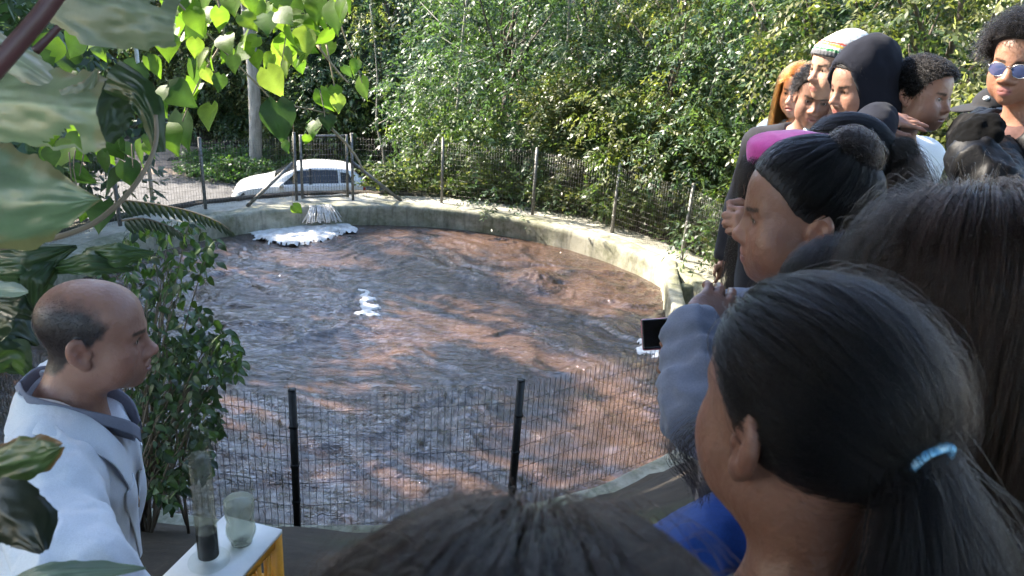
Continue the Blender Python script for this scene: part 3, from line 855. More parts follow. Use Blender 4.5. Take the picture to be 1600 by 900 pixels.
# ------------------------------------------------------------------ white hatchback on the road
def _car():
    k = N('white_car_paint'); v = k.coord()
    c = k.ramp(k.noise(v, 3, 5), [(.35, (.66, .67, .68)), (.65, (.78, .78, .78))])
    paint = k.surf(k.pbr(c, .28, None, Coat_Weight=.6, Coat_Roughness=.06))
    k = N('car_glass'); glass = k.surf(k.pbr((.012, .014, .016), .05, None, IOR=1.5))
    lamp = N('lamp_glass'); lampm = lamp.surf(lamp.pbr((.06, .065, .07), .06))
    red = mat_plain('red_lens', (.35, .01, .01), .15); rubber = mat_plain('tyre_rubber', (.018, .018, .018), .85); alloy = mat_plain('alloy', (.42, .43, .45), .35, metal=.8)
    pos = at_depth(470, 300, 24.8); gx, gy = pos[0], pos[1]
    car = empty('parked_car', (gx, gy, float(ground_z(gx, gy)) + .05), 'white hatchback parked on the road beyond the gate', 'car')
    car.rotation_euler = (0, 0, math.radians(180 + 14))
    # stations: x, bottom z, belt z, half width at belt, top z, half width at top
    st = [(2.02, .34, .52, .52, .54, .45), (1.98, .24, .66, .68, .70, .55), (1.80, .2, .78, .79, .84, .66), (1.45, .2, .88, .845, .95, .74), (1.05, .2, .93, .86, 1.02, .74), (.78, .2, .95, .865, 1.10, .70),
          (.45, .2, .96, .87, 1.30, .62), (.08, .2, .97, .87, 1.47, .59), (-.35, .2, .98, .87, 1.52, .585), (-.8, .2, .99, .87, 1.52, .58), (-1.25, .2, 1.0, .865, 1.48, .57), (-1.6, .22, 1.02, .85, 1.40, .56),
          (-1.82, .25, 1.03, .82, 1.22, .58), (-1.96, .3, .98, .77, 1.04, .62), (-2.02, .36, .7, .70, .74, .6)]
    st = np.array(st); xs = np.linspace(2.02, -2.02, 61)
    col = [np.interp(-xs, -st[:, 0], st[:, q]) for q in range(1, 6)]
    kk = np.array([.2, .6, .2])
    col = [np.convolve(np.pad(c, 1, 'edge'), kk, 'valid') for c in col]
    zb, zl, wl, zt, wt = col
    def section(i, off=0.0):
        pts = [(0, zb[i]), (wl[i] * .86, zb[i]), (wl[i] * .97, zb[i] + .1), (wl[i] * 1.0, zb[i] + .3 * (zl[i] - zb[i])), (wl[i] * 1.012, zb[i] + .62 * (zl[i] - zb[i])), (wl[i] * .992, zl[i] - .03), (wl[i] * .965, zl[i])]
        for f in (.2, .45, .7, .9): pts.append((wl[i] * .95 + (wt[i] - wl[i] * .95) * f, zl[i] + (zt[i] - .03 - zl[i]) * f))
        pts += [(wt[i] * .96, zt[i] - .02), (wt[i] * .85, zt[i]), (wt[i] * .45, zt[i] + .015), (0, zt[i] + .02)]
        return np.array(pts)
    S = [section(i) for i in range(len(xs))]; m = len(S[0])
    full = []
    for i, x in enumerate(xs):
        Rr = S[i]; L = S[i][::-1][1:-1] * [-1, 1]
        P = np.concatenate([Rr, L]); full.append(np.c_[np.full(len(P), x), P])
    full = np.array(full); n = full.shape[1]
    # wheel arches: push in
    i, j = np.meshgrid(np.arange(len(xs) - 1), np.arange(n), indexing='ij'); i = i.ravel(); j = j.ravel(); k2 = (j + 1) % n
    Q = np.stack([i * n + j, i * n + k2, (i + 1) * n + k2, (i + 1) * n + j], 1)
    V = full.reshape(-1, 3)
    cap0 = [np.arange(n)[None, :]]; 
    body = mesh_np('body', V, [Q, np.arange(n)[::-1][None, :], (np.arange(n) + (len(xs) - 1) * n)[None, :]], True, None, paint)
    link('body', body, car, keep=False)
    def patch(name, x0, x1, f0, f1, mat, side, off=.008, slant0=0, slant1=0, par=car):
        nx, nf = 14, 5; P = []
        for a in np.linspace(0, 1, nx):
            for b_ in np.linspace(0, 1, nf):
                x = (x0 + slant0 * b_) * (1 - a) + (x1 + slant1 * b_) * a; f = f0 + (f1 - f0) * b_
                WL = np.interp(-x, -xs, wl); ZL = np.interp(-x, -xs, zl); ZT = np.interp(-x, -xs, zt); WT = np.interp(-x, -xs, wt)
                P.append((x, side * (WL * .95 + (WT - WL * .95) * f + off), ZL + (ZT - .03 - ZL) * f + off * .3))
        i, j = np.meshgrid(np.arange(nx - 1), np.arange(nf - 1), indexing='ij'); q = (i * nf + j).ravel()
        return link(name, mesh_np(name, P, np.stack([q, q + 1, q + nf + 1, q + nf], 1), True, None, mat), par, keep=False)
    for side in (1, -1):
        patch('side_window', .60, -.28, .12, .88, glass, side, slant0=-.52)
        patch('side_window', -.36, -1.16, .12, .88, glass, side, slant1=.03)
        patch('quarter_window', -1.22, -1.66, .14, .8, glass, side, slant1=.2)
        patch('pillar', -.28, -.36, .06, .94, M['black'], side, .010)
        mir = MB().box((.52, side * .96, 1.03), (.07, .1, .065), None, .8).build('mirror', paint, None, False); mir.parent = car
        hl = MB(); 
        hl.add([(1.80, side * .82, .60), (1.97, side * .50, .60), (1.93, side * .50, .72), (1.62, side * .835, .76), (1.60, side * .845, .70)], [], [[0, 1, 2], [0, 2, 3], [0, 3, 4]])
        o = hl.build('headlight', lampm, None); o.parent = car
        o = MB().box((-1.93, side * .70, .86), (.05, .1, .12), None, .85).build('tail_light', red, None); o.parent = car
        o = MB().box((.12, side * .883, .80), (.09, .012, .014)).build('door_handle', paint, None); o.parent = car
        o = MB().box((-.82, side * .883, .82), (.09, .012, .014)).build('door_handle', paint, None); o.parent = car
        for xw in (1.28, -1.25):
            ax = np.array([[1, 0, 0], [0, 0, 1], [0, 1, 0]], float)
            o = MB().lathe([(.18, -.1), (.29, -.1), (.32, -.07), (.32, .07), (.29, .1), (.18, .1)], (xw, side * .80, .32), 28, ax).build('wheel', rubber, None, True); o.parent = car
            r2 = MB().lathe([(0.001, .07), (.06, .085), (.19, .06), (.2, .1), (.2, -.1)], (xw, side * .80, .32), 20, ax * [[1], [side], [1]]).build('rim', alloy, None, True); r2.parent = o
            o = MB().lathe([(.34, -.02), (.37, .0), (.37, .015), (.33, .015)], (xw, side * .872, .33), 28, ax).build('wheel_arch', M['black'], None, True); o.parent = car
    # windscreen and rear window
    for nm, x0, x1 in (('windscreen', .80, .10), ('rear_window', -1.60, -1.90)):
        P = []; nx = 8
        for a in np.linspace(0.06, .94, nx):
            x = x0 + (x1 - x0) * a; WT = np.interp(-x, -xs, wt); ZT = np.interp(-x, -xs, zt)
            for b_ in np.linspace(-1, 1, 9): P.append((x, WT * .9 * b_, ZT + .028 + .015 * (1 - b_ * b_) - .012 * abs(b_) ** 3))
        i, j = np.meshgrid(np.arange(nx - 1), np.arange(8), indexing='ij'); q = (i * 9 + j).ravel()
        link(nm, mesh_np(nm, P, np.stack([q, q + 1, q + 10, q + 9], 1), True, None, glass), car, keep=False)
    o = MB().box((1.99, 0, .46), (.03, .42, .07)).build('grille', M['black'], None); o.parent = car
    o = MB().box((2.0, 0, .62), (.02, .3, .03)).build('grille', M['black'], None); o.parent = car
    o = MB().box((2.025, 0, .4), (.008, .2, .055)).build('number_plate', mat_plain('plate', (.5, .5, .48), .4), None); o.parent = car
_car()

# green ground cover along the road edge
def ground_cover(name, label, pts, n, leaf, cols, seed, hmax=.5):
    r = np.random.default_rng(seed); P = []
    for (x, y, rad), k in zip(pts, [n // len(pts)] * len(pts)):
        a = r.random(k) * 6.283; d = rad * np.sqrt(r.random(k)); X = x + d * np.cos(a); Y = y + d * np.sin(a)
        hz = hmax * (.4 + .6 * np.clip(vnoise(np.stack([X * 1.3, Y * 1.3, X * 0], 1), 5) + .5, 0, 1))
        P.append(np.stack([X, Y, ground_z(X, Y) + hz * r.random(k) ** .7], 1))
    P = np.concatenate(P); D = r.normal(size=P.shape) * [.8, .8, .4] + [0, 0, .5]
    V, F, C = sprays(P, D, r, .16, 2, leaf, cols)
    o = link(name, mesh_np(name, V, F, False, C, M['leaf'])); tag(o, label, 'undergrowth', kind='stuff')
ground_cover('undergrowth', 'leafy green ground cover beyond the road by the car', [(-11, 28.2, 1.5), (-9.2, 28.4, 1.6), (-7.2, 28.8, 1.6), (-8.2, 29.8, 2.0), (-11.5, 29.6, 1.2), (-5, 29.2, 1.5), (-3, 29.2, 1.4), (-10.2, 28, 1.2)], 5200, (.11, .06), [(.05, .105, .03), (.07, .13, .035), (.04, .085, .03)], 301, .75)
ground_cover('undergrowth', 'low weeds and ferns along the foot of the far fence', [(fpt(d, 0, 6.1)[0], fpt(d, 0, 6.1)[1], .6) for d in range(-10, 100, 12)], 3600, (.1, .05), GREENS['olive'] + GREENS['broad'], 302, .5)
ground_cover('undergrowth', 'weeds and leaf litter on the bank near the fence', [(fpt(d, 0, 6.2)[0], fpt(d, 0, 6.2)[1], .8) for d in range(205, 262, 9)], 900, (.07, .035), GREENS['deep'] + GREENS['broad'], 303, .25)
# ------------------------------------------------------------------ implicit surfaces for bodies
def ell(p, c, r):
    q = p - np.asarray(c, np.float32); r = np.asarray(r, np.float32)
    k0 = np.sqrt((q / r) ** 2 @ np.ones(3, np.float32)); k1 = np.sqrt((q / (r * r)) ** 2 @ np.ones(3, np.float32)) + 1e-6
    return k0 * (k0 - 1) / k1
def cap(p, a, b, ra, rb=None):
    rb = ra if rb is None else rb
    a = np.asarray(a, np.float32); b = np.asarray(b, np.float32); e = b - a
    t = np.clip(((p - a) @ e) / max(float(e @ e), 1e-9), 0, 1)
    v = p - a - t[:, None] * e
    return np.sqrt((v * v).sum(1)) - (ra + (rb - ra) * t)
def smin(a, b, k):
    h = np.maximum(k - np.abs(a - b), 0) / k
    return np.minimum(a, b) - h * h * k * .25
def smax(a, b, k): return -smin(-a, -b, k)
def chain(p, pts, rad, k=.012):
    d = None
    for i in range(len(pts) - 1):
        c = cap(p, pts[i], pts[i + 1], rad[i], rad[i + 1])
        d = c if d is None else smin(d, c, k)
    return d
def grid_axis(lo, hi, coarse, fines):
    """coordinates from lo to hi, with fine spacing inside the listed (a,b,h) spans"""
    x = lo; out = [lo]
    while x < hi:
        h = coarse
        for a, b, f in fines:
            if a <= x < b: h = min(h, f)
            elif x < a and x + h > a: h = min(h, max(a - x, f))
        x += h; out.append(x)
    return np.array(out, np.float32)
def polygonize(f, axes, blk=6, slack=1.7):
    X, Y, Z = axes; n = [len(a) for a in axes]
    nb = [-(-(k) // blk) for k in n]
    def bc(a, m):
        lo = np.array([a[i * blk] for i in range(m)]); hi = np.array([a[min(len(a) - 1, (i + 1) * blk)] for i in range(m)])
        return (lo + hi) / 2, (hi - lo) / 2
    cx, rx = bc(X, nb[0]); cy, ry = bc(Y, nb[1]); cz, rz = bc(Z, nb[2])
    G = np.stack(np.meshgrid(cx, cy, cz, indexing='ij'), -1).reshape(-1, 3).astype(np.float32)
    Rr = np.sqrt(sum(g ** 2 for g in np.meshgrid(rx, ry, rz, indexing='ij'))).ravel()
    d = np.concatenate([f(G[i:i + 60000]) for i in range(0, len(G), 60000)])
    act = (np.abs(d) < Rr * slack + .004).reshape(nb)
    D = np.repeat(np.repeat(np.repeat(np.where(d < 0, -9.0, 9.0).reshape(nb), blk, 0), blk, 1), blk, 2)[:n[0], :n[1], :n[2]].astype(np.float32)
    A = np.repeat(np.repeat(np.repeat(act, blk, 0), blk, 1), blk, 2)[:n[0], :n[1], :n[2]]
    idx = np.nonzero(A)
    P = np.stack([X[idx[0]], Y[idx[1]], Z[idx[2]]], 1).astype(np.float32)
    D[idx] = np.concatenate([f(P[i:i + 80000]) for i in range(0, len(P), 80000)]) if len(P) else 0
    ins = D < 0
    c = [ins[a:n[0] - 1 + a, b:n[1] - 1 + b, e:n[2] - 1 + e] for a in (0, 1) for b in (0, 1) for e in (0, 1)]
    s = sum(k.astype(np.int8) for k in c)
    ci = np.nonzero((s > 0) & (s < 8)); m = len(ci[0])
    vid = np.full(s.shape, -1, np.int64); vid[ci] = np.arange(m)
    acc = np.zeros((m, 3)); cnt = np.zeros(m)
    ax = [X.astype(float), Y.astype(float), Z.astype(float)]
    for axis in range(3):
        o = [q for q in range(3) if q != axis]
        for u in (0, 1):
            for v in (0, 1):
                a = [ci[0].copy(), ci[1].copy(), ci[2].copy()]; a[o[0]] += u; a[o[1]] += v
                b = [q.copy() for q in a]; b[axis] = b[axis] + 1
                da = D[tuple(a)]; db = D[tuple(b)]; k = (da < 0) != (db < 0)
                t = np.where(k, da / np.where(k, da - db, 1), 0)
                pt = np.stack([ax[q][a[q]] for q in range(3)], 1)
                pt[:, axis] += t * (ax[axis][b[axis]] - ax[axis][a[axis]])
                acc[k] += pt[k]; cnt[k] += 1
    V = acc / np.maximum(cnt, 1)[:, None]
    F = []
    for axis in range(3):
        o = [q for q in range(3) if q != axis]
        sl0 = [slice(None)] * 3; sl1 = [slice(None)] * 3; sl0[axis] = slice(0, n[axis] - 1); sl1[axis] = slice(1, n[axis])
        ch = ins[tuple(sl0)] != ins[tuple(sl1)]
        e = np.nonzero(ch); e = [q for q in e]
        ok = (e[o[0]] > 0) & (e[o[0]] < n[o[0]] - 1) & (e[o[1]] > 0) & (e[o[1]] < n[o[1]] - 1)
        e = [q[ok] for q in e]
        def g(du, dv):
            w = [q.copy() for q in e]; w[o[0]] += du; w[o[1]] += dv
            return vid[tuple(w)]
        q = np.stack([g(-1, -1), g(0, -1), g(0, 0), g(-1, 0)], 1)
        flip = ins[tuple(e)]
        if axis == 1: flip = ~flip
        q[~flip] = q[~flip][:, ::-1]
        F.append(q)
    F = np.concatenate(F); F = F[(F >= 0).all(1)]
    return V, F
def basis(fwd, pitch=0.0, roll=0.0):
    """columns: right, forward, up of a head or body facing fwd"""
    f = nrm([fwd[0], fwd[1], 0]); r = np.array([f[1], -f[0], 0]); u = np.array([0, 0, 1.0])
    p = math.radians(pitch); f2 = f * math.cos(p) + u * math.sin(p); u2 = u * math.cos(p) - f * math.sin(p)
    q = math.radians(roll); r3 = r * math.cos(q) + u2 * math.sin(q); u3 = u2 * math.cos(q) - r * math.sin(q)
    return np.stack([r3, f2, u3], 1)

HEAD0 = dict(jaw=1.0, nose=1.0, nosew=1.0, lips=1.0, brow=1.0, fat=0.0, chin=1.0, ears=1.0, pout=0.0, child=0.0)
def skull(p):
    d = ell(p, (0, -.012, .036), (.075, .096, .083))
    return smin(d, ell(p, (0, .034, .045), (.06, .052, .052)), .03)
def head_sdf(p, o):
    q = p.copy(); q[:, 0] = np.abs(q[:, 0])
    j = o['jaw']; ft = o['fat']
    d = skull(p)
    d = smin(d, ell(p, (0, .028, -.03), (.060 + ft * .5, .062, .083)), .035)
    d = smin(d, ell(q, (.031 * j, .018, -.066), (.033 + ft, .050 + ft * .5, .036 + ft * .4)), .03)
    d = smin(d, ell(p, (0, .067 * o['chin'], -.098), (.022 * j, .021, .017)), .026)
    d = smin(d, ell(q, (.040, .050, -.030), (.026 + ft, .030 + ft * .3, .028 + ft)), .028)
    d = smin(d, ell(q, (.034, .044, -.058), (.022 + ft * 1.4, .026 + ft, .026 + ft)), .03)
    d = smax(d, -ell(q, (.031, .099, .002), (.021, .019, .013)), .016)
    d = smin(d, cap(q, (.010, .0815, .018), (.046, .066, .021), .0085 * o['brow'], .006), .016)
    ns = o['nose']; nw = o['nosew']; ty = .081 + .024 * ns
    d = smin(d, cap(p, (0, .080, .010), (0, ty - .003, -.029), .0075, .0095 * nw), .015)
    d = smin(d, ell(p, (0, ty, -.034), (.0115 * nw, .0125, .0105)), .010)
    d = smin(d, ell(q, (.0125 * nw, ty - .0105, -.0385), (.0085 * nw, .0115, .0085)), .008)
    d = smax(d, -ell(q, (.0062 * nw, ty - .005, -.0468), (.0036, .0065, .0045)), .004)
    po = o['pout']; lp = o['lips']
    d = smin(d, ell(p, (0, .072 + po * .5, -.066), (.027, .021, .026)), .022)
    d = smin(d, ell(q, (.0075, .0905 + po, -.0630), (.0150 - po * .5, .0075, .0052 * lp)), .006)
    d = smin(d, ell(p, (0, .0895 + po, -.0745), (.0175 - po * .5, .0085, .0060 * lp)), .006)
    d = smax(d, -ell(p, (0, .100 + po, -.0688), (.0230 - po * .6, .0130, .0012 + po * .12)), .003)
    d = smin(d, ell(q, (.031, .0725, .001), (.0160, .0140, .0128)), .006)
    d = smax(d, -ell(q, (.0315, .089, .0002), (.0115, .0105, .0040)), .0025)
    if o['ears'] > 0:
        es = o['ears']; c = np.array([.0765, -.014, -.006]); e = (q - c) / es
        a = math.radians(24); ca, sa = math.cos(a), math.sin(a)
        e = np.stack([e[:, 0] * ca + e[:, 1] * sa, -e[:, 0] * sa + e[:, 1] * ca, e[:, 2]], 1)   # flare outwards to the back
        b = math.radians(-10); cb, sb = math.cos(b), math.sin(b)
        e = np.stack([e[:, 0], e[:, 1] * cb - e[:, 2] * sb, e[:, 1] * sb + e[:, 2] * cb], 1).astype(np.float32)
        ear = ell(e, (.002, -.004, .004), (.0085, .0185, .0275))
        ear = smin(ear, ell(e, (.0015, .003, -.0245), (.0070, .0095, .0105)), .010)
        ear = smax(ear, -ell(e, (.0115, .0015, -.003), (.0085, .0095, .0125)), .004)
        ear = smax(ear, -ell(e, (.0112, -.0035, .013), (.0060, .0105, .0095)), .004)
        ear = smin(ear, ell(e, (.004, .0125, -.006), (.0055, .0050, .0075)), .004)
        d = smin(d, ear * es, .006)
    return d
def neck_sdf(p, a=(0, -.030, -.055), b=(0, -.055, -.20), r0=.050, r1=.057):
    return cap(p, a, b, r0, r1)
def hand_sdf(p, curl=(.5, .5, .5, .5), thumb=.4, scale=1.0):
    """wrist at origin, +y to the fingers, +x thumb side, +z back of the hand"""
    p = p / scale
    d = ell(p, (0, .046, 0), (.041, .052, .0165))
    d = smin(d, cap(p, (0, -.03, 0), (0, .02, 0), .026, .028), .02)
    for i, (x, ln, r) in enumerate(((.030, .074, .0088), (.0105, .083, .0090), (-.0095, .077, .0086), (-.028, .060, .0076))):
        a = curl[i] * 1.5; pos = np.array([x, .086 - abs(i - 1.2) * .005, .002]); ang = -.1; pts = [pos]; sp = (1.2 - i) * .05
        for seg, f in ((.45, 1.0), (.31, 1.1), (.24, .7)):
            ang += a * f * .8
            pos = pos + ln * seg * np.array([math.sin(sp) * math.cos(ang), math.cos(sp) * math.cos(ang), -math.sin(ang)])
            pts.append(pos)
        d = smin(d, chain(p, pts, [r, r * .95, r * .85, r * .72], .004), .007)
    t0 = np.array([.030, .018, -.004]); t1 = np.array([.056, .045, -.012 - thumb * .01]); t2 = t1 + np.array([.012 - thumb * .012, .028, -.012 * thumb]); t3 = t2 + np.array([-.002 - thumb * .010, .024, -.008 * thumb])
    d = smin(d, chain(p, [t0, t1, t2, t3], [.0145, .0120, .0105, .0085], .006), .014)
    return d * scale
# ------------------------------------------------------------------ people
def mat_skin(name, rough=.5):
    k = N(name); c = k.vcol(); v = k.coord()
    f = k.noise(v, 140, 3); g_ = k.noise(v, 22, 4)
    c = k.mix(.38, c, k.ramp(g_, [(.35, (.62, .5, .47)), (.65, (1, 1, 1))]), 'MULTIPLY')
    nm = k.bump(f, .6, .0022); nm = k.bump(k.noise(v, 45, 3), .25, .004, nm); rg = k.ramp(k.noise(v, 30, 3), [(.3, (.36,) * 3), (.7, (.62,) * 3)])
    return k.surf(k.pbr(c, rg, nm, Subsurface_Weight=.10, Subsurface_Scale=.006))
M['skin'] = mat_skin('skin')
def mat_cloth(name, c, rough=.85, weave=900, var=.15, bump=.2, sheen=.2):
    k = N(name); v = k.coord()
    f = k.noise(v, 9, 5, .6); w = k.noise(v, weave, 2)
    colr = k.ramp(f, [(.3, tuple(x * (1 - var) for x in c)), (.7, tuple(min(1, x * (1 + var * .6)) for x in c))])
    colr = k.mix(.3, colr, k.ramp(w, [(.35, tuple(x * .6 for x in c)), (.65, tuple(min(1, x * 1.25) for x in c))]))
    nm = k.bump(w, bump, .0008); nm = k.bump(k.noise(v, 26, 4), .25, .006, nm)
    return k.surf(k.pbr(colr, rough, nm, Sheen_Weight=sheen * .4, Specular_IOR_Level=.12))
def mat_hair(name, color, rough=.28, radial=.35, var=.35):
    k = N(name)
    h = k.n('BsdfHairPrincipled'); h.parametrization = 'COLOR'; h.model = 'CHIANG'
    rnd = k.n('HairInfo').outputs['Random'] if False else k.n('ObjectInfo').outputs['Random']
    info = k.n('HairInfo')
    c = k.ramp(info.outputs['Random'], [(0, tuple(x * (1 - var) for x in color)), (1, tuple(min(1, x * (1 + var)) for x in color))])
    k.l(c, h.inputs['Color'])
    h.inputs['Roughness'].default_value = rough; h.inputs['Radial Roughness'].default_value = radial
    h.inputs['Random Roughness'].default_value = .2; h.inputs['IOR'].default_value = 1.25
    return k.surf(h.outputs[0])
M['hair_black'] = mat_hair('black_hair', (.0035, .0032, .0038))
M['hair_dark'] = mat_hair('dark_brown_hair', (.0100, .0068, .0056))
M['hair_brown'] = mat_hair('brown_hair', (.02, .011, .008))
M['hair_red'] = mat_hair('red_hair', (.35, .10, .025))
M['hair_frizz'] = mat_hair('frizzy_black_hair', (.0035, .003, .003), .45, .6)
M['scalp_dark'] = mat_plain('hair_mass_dark', (.010, .008, .008), .7, .3, 60, .5)
M['scalp_red'] = mat_plain('hair_mass_red', (.16, .05, .015), .7, .3, 60, .5)
M['eye'] = (lambda k: k.surf(k.pbr(k.vcol(), .12)))(N('eye'))
M['trousers_blue'] = mat_cloth('denim', (.035, .045, .075))
M['trousers_dark'] = mat_cloth('dark_trousers', (.02, .02, .024))
M['shoe'] = mat_plain('shoe', (.03, .028, .028), .5)

def hair_object(name, S, r0, r1, mat, parent):
    """S: (n,k,3) strand points in world space"""
    n, k, _ = S.shape
    cu = bpy.data.hair_curves.new(name)
    cu.add_curves([k] * n)
    cu.attributes['position'].data.foreach_set('vector', np.ascontiguousarray(S.reshape(-1, 3), np.float32).ravel())
    ra = cu.attributes.get('radius') or cu.attributes.new('radius', 'FLOAT', 'POINT')
    t = np.linspace(0, 1, k)
    rr = np.repeat((r0 + (r1 - r0) * t ** 1.5)[None], n, 0) * (.75 + .5 * rng.random((n, 1)))
    ra.data.foreach_set('value', rr.astype(np.float32).ravel())
    cu.materials.append(mat)
    o = bpy.data.objects.new(name, cu); COL.objects.link(o)
    if parent is not None:
        o.parent = parent; o.location = -Vector(parent.location)
    return o
HL_Y = [-.11, -.085, -.05, -.02, .005, .025, .045, .07, .09]
HL_Z = [-.085, -.075, -.055, -.005, .004, .02, .05, .072, .085]
def hairline(p, lift=0.0):
    """>0 above the hair line (head-local)"""
    return p[:, 2] - np.interp(p[:, 1], HL_Y, HL_Z) - lift

class Person:
    def __init__(s, name, label, H, fwd, pitch=0, roll=0, scale=1.0, head=None, skin=(.32, .17, .11), lips=(.30, .12, .10), brow=(.02, .014, .01),
                 tfwd=None, lean=0.0, build=1.0, nb=None, hf=.0045, cf=.016, arms=None, group=None, hands=(), paint=None, legs=True, neck=(.050, .058), gz=None):
        s.H = np.asarray(H, float); s.R = basis(fwd, pitch, roll); s.s = scale; s.o = dict(HEAD0, **(head or {})); s.w = build
        s.NB = s.H + s.R @ np.array([0, -.05, -.185]) * scale if nb is None else np.asarray(nb, float)
        s.NB = s.NB + 0
        s.B = basis(tfwd if tfwd is not None else fwd, -lean)
        s.gz = float(ground_z(s.NB[0], s.NB[1])) if gz is None else gz
        s.k = max(.55, (s.NB[2] - s.gz) / 1.48)
        foot = (s.NB[0], s.NB[1], s.gz)
        s.root = empty(name, foot, label, 'person', group)
        s.skin = np.array(skin); s.lipc = np.array(lips); s.browc = np.array(brow); s.paint = paint; s.legs = legs; s.neck = neck
        sh = [np.array([.178 * s.w, -.012, -.075]), np.array([-.178 * s.w, -.012, -.075])]
        s.arms = []
        for side in (0, 1):
            a = (arms or {}).get(side)
            S = s.NB + s.B @ sh[side]
            sg = 1 if side == 0 else -1
            if a is None: a = (s.NB + s.B @ np.array([sg * .225 * s.w, -.03, -.36]), s.NB + s.B @ np.array([sg * .235 * s.w, .05, -.60]))
            s.arms.append((S, np.asarray(a[0], float), np.asarray(a[1], float)))
        s.hands = list(hands)            # (wrist, basis columns x,y,z, curl, thumb, scale)
        if not hands and arms is None: 
            for S, E, W in s.arms:
                y = nrm(W - E); x = nrm(np.cross(y, s.B[:, 0])); x = nrm(s.B[:, 1] - y * (s.B[:, 1] @ y)); s.hands.append((W, np.stack([x, y, np.cross(x, y)], 1), (.4, .4, .45, .5), .4, 1.0))
        s.hf, s.cf = hf, cf
    def loc(s, p): return (((p - s.H.astype(np.float32)) @ s.R.astype(np.float32)) / s.s).astype(np.float32)
    def wld(s, v): return s.H + (np.asarray(v) * s.s) @ s.R.T
    def tor(s, p): return ((p - s.NB.astype(np.float32)) @ s.B.astype(np.float32)).astype(np.float32)
    def bw(s, v): return s.NB + np.asarray(v, float) @ s.B.T
    def torso(s, p, low=-.72):
        b = s.tor(p); q = b.copy(); q[:, 0] = np.abs(q[:, 0]); w = s.w
        d = ell(b, (0, .015, -.19), (.150 * w, .105 * w, .20))
        d = smin(d, ell(b, (0, .015, -.42), (.142 * w, .105 * w, .20)), .08)
        d = smin(d, ell(b, (0, 0, -.58), (.160 * w, .118 * w, .14)), .08)
        return smin(d, cap(q, (.03, -.012, -.008), (.160 * w, -.012, -.062), .048, .052 * w), .05)
    def arm_sdf(s, p, add=0.0, cut=1.0, r=(.052, .041, .028)):
        d = None
        for S, E, W in s.arms:
            We = E + (W - E) * cut
            c = smin(cap(p, S, E, r[0] * s.w + add, r[1] * s.w + add), cap(p, E, We, r[1] * s.w + add, r[2] + add), .02)
            d = c if d is None else np.minimum(d, c)
        return d
    def leg_sdf(s, p, add=0.0):
        b = s.tor(p); q = b.copy(); q[:, 0] = np.abs(q[:, 0]); k = s.k
        d = cap(q, (.085, 0, -.62), (.092, .02, -.62 - .42 * k), .082 * s.w + add, .056 + add)
        return smin(d, cap(q, (.092, .02, -.62 - .42 * k), (.094, -.02, -.62 - .80 * k), .056 + add, .040 + add), .03)
    def skin_f(s, p):
        dh = np.linalg.norm(p - s.H.astype(np.float32), axis=1)
        d = dh - .125 * s.s
        mk = dh < .215 * s.s
        if mk.any(): d[mk] = head_sdf(s.loc(p[mk]), s.o) * s.s
        A = s.wld((0, -.028, -.05)); 
        d = smin(d, cap(p, A, s.NB + (s.B @ np.array([0, .0, -.03])), s.neck[0] * s.s, s.neck[1] * s.s), .03)
        d = smin(d, s.torso(p), .04)
        d = smin(d, s.arm_sdf(p), .03)
        for W, Bh, curl, th, sc in s.hands:
            hc = (W + Bh[:, 1] * .07 * sc).astype(np.float32); dd = np.linalg.norm(p - hc, axis=1) - .10 * sc
            mk = dd < .06
            if mk.any(): dd[mk] = hand_sdf(((p[mk] - W.astype(np.float32)) @ Bh.astype(np.float32)).astype(np.float32), curl, th, sc)
            d = smin(d, dd, .012)
        if s.legs: d = smin(d, s.leg_sdf(p), .04)
        return d
    def bounds(s, low):
        c = [s.H + s.R @ np.array(v) for v in ((0, .14, 0), (0, -.14, 0), (0, 0, .15), (.1, 0, 0), (-.1, 0, 0))]
        for S, E, W in s.arms: c += [S, E, W]
        for W, Bh, *_ in s.hands: c += [W + Bh[:, 1] * .2]
        for x in (-.2, .2):
            for y in (-.14, .15): c.append(s.bw((x * s.w, y, -.3))); c.append(s.bw((x * s.w, y, low)))
        c = np.array(c); return c.min(0) - .09, c.max(0) + .09
    def body(s):
        low = (s.gz - s.NB[2]) if s.legs else -.6
        lo, hi = s.bounds(low)
        if s.legs: lo[2] = s.gz - .02
        rad = .155 * s.s
        spans = [[], [], []]
        for q in range(3): spans[q].append((s.H[q] - rad * .86, s.H[q] + rad * .86, s.hf))
        for W, Bh, c_, t_, sc in s.hands:
            if s.hf < .006:
                h0 = np.minimum(W, W + Bh[:, 1] * .18 * sc) - .05; h1 = np.maximum(W, W + Bh[:, 1] * .18 * sc) + .05
                for q in range(3): spans[q].append((h0[q], h1[q], max(.0045, s.hf)))
        axes = [grid_axis(lo[q], hi[q], s.cf, spans[q]) for q in range(3)]
        V, F = polygonize(s.skin_f, axes)
        C = s.colour(V)
        link('body', mesh_np('body', V, F, True, C, M['skin']), s.root)
        for e in (-1, 1): s.eye(e)
        return s
    def colour(s, V):
        p = s.loc(V.astype(np.float32)); q = p.copy(); q[:, 0] = np.abs(q[:, 0])
        C = np.repeat(s.skin[None], len(V), 0)
        hd = sstep(-.16, -.12, p[:, 2])
        # warmer cheeks, nose and ears
        warm = np.exp(-((q - [.042, .06, -.035]) ** 2).sum(1) / .0012) * .35 + np.exp(-((p - [0, .105, -.035]) ** 2).sum(1) / .0004) * .35 + np.exp(-((q - [.08, -.02, -.006]) ** 2).sum(1) / .0006) * .4
        C = C * (1 + warm[:, None] * hd[:, None] * np.array([.22, -.08, -.10]))
        po = s.o['pout']; fr = p[:, 1]
        def seg2(ax_, az, bx, bz):
            e = np.array([bx - ax_, bz - az]); v = q[:, [0, 2]] - [ax_, az]; t = np.clip((v @ e) / (e @ e), 0, 1)
            return np.linalg.norm(v - t[:, None] * e, axis=1)
        lw = .0215 - po * .9
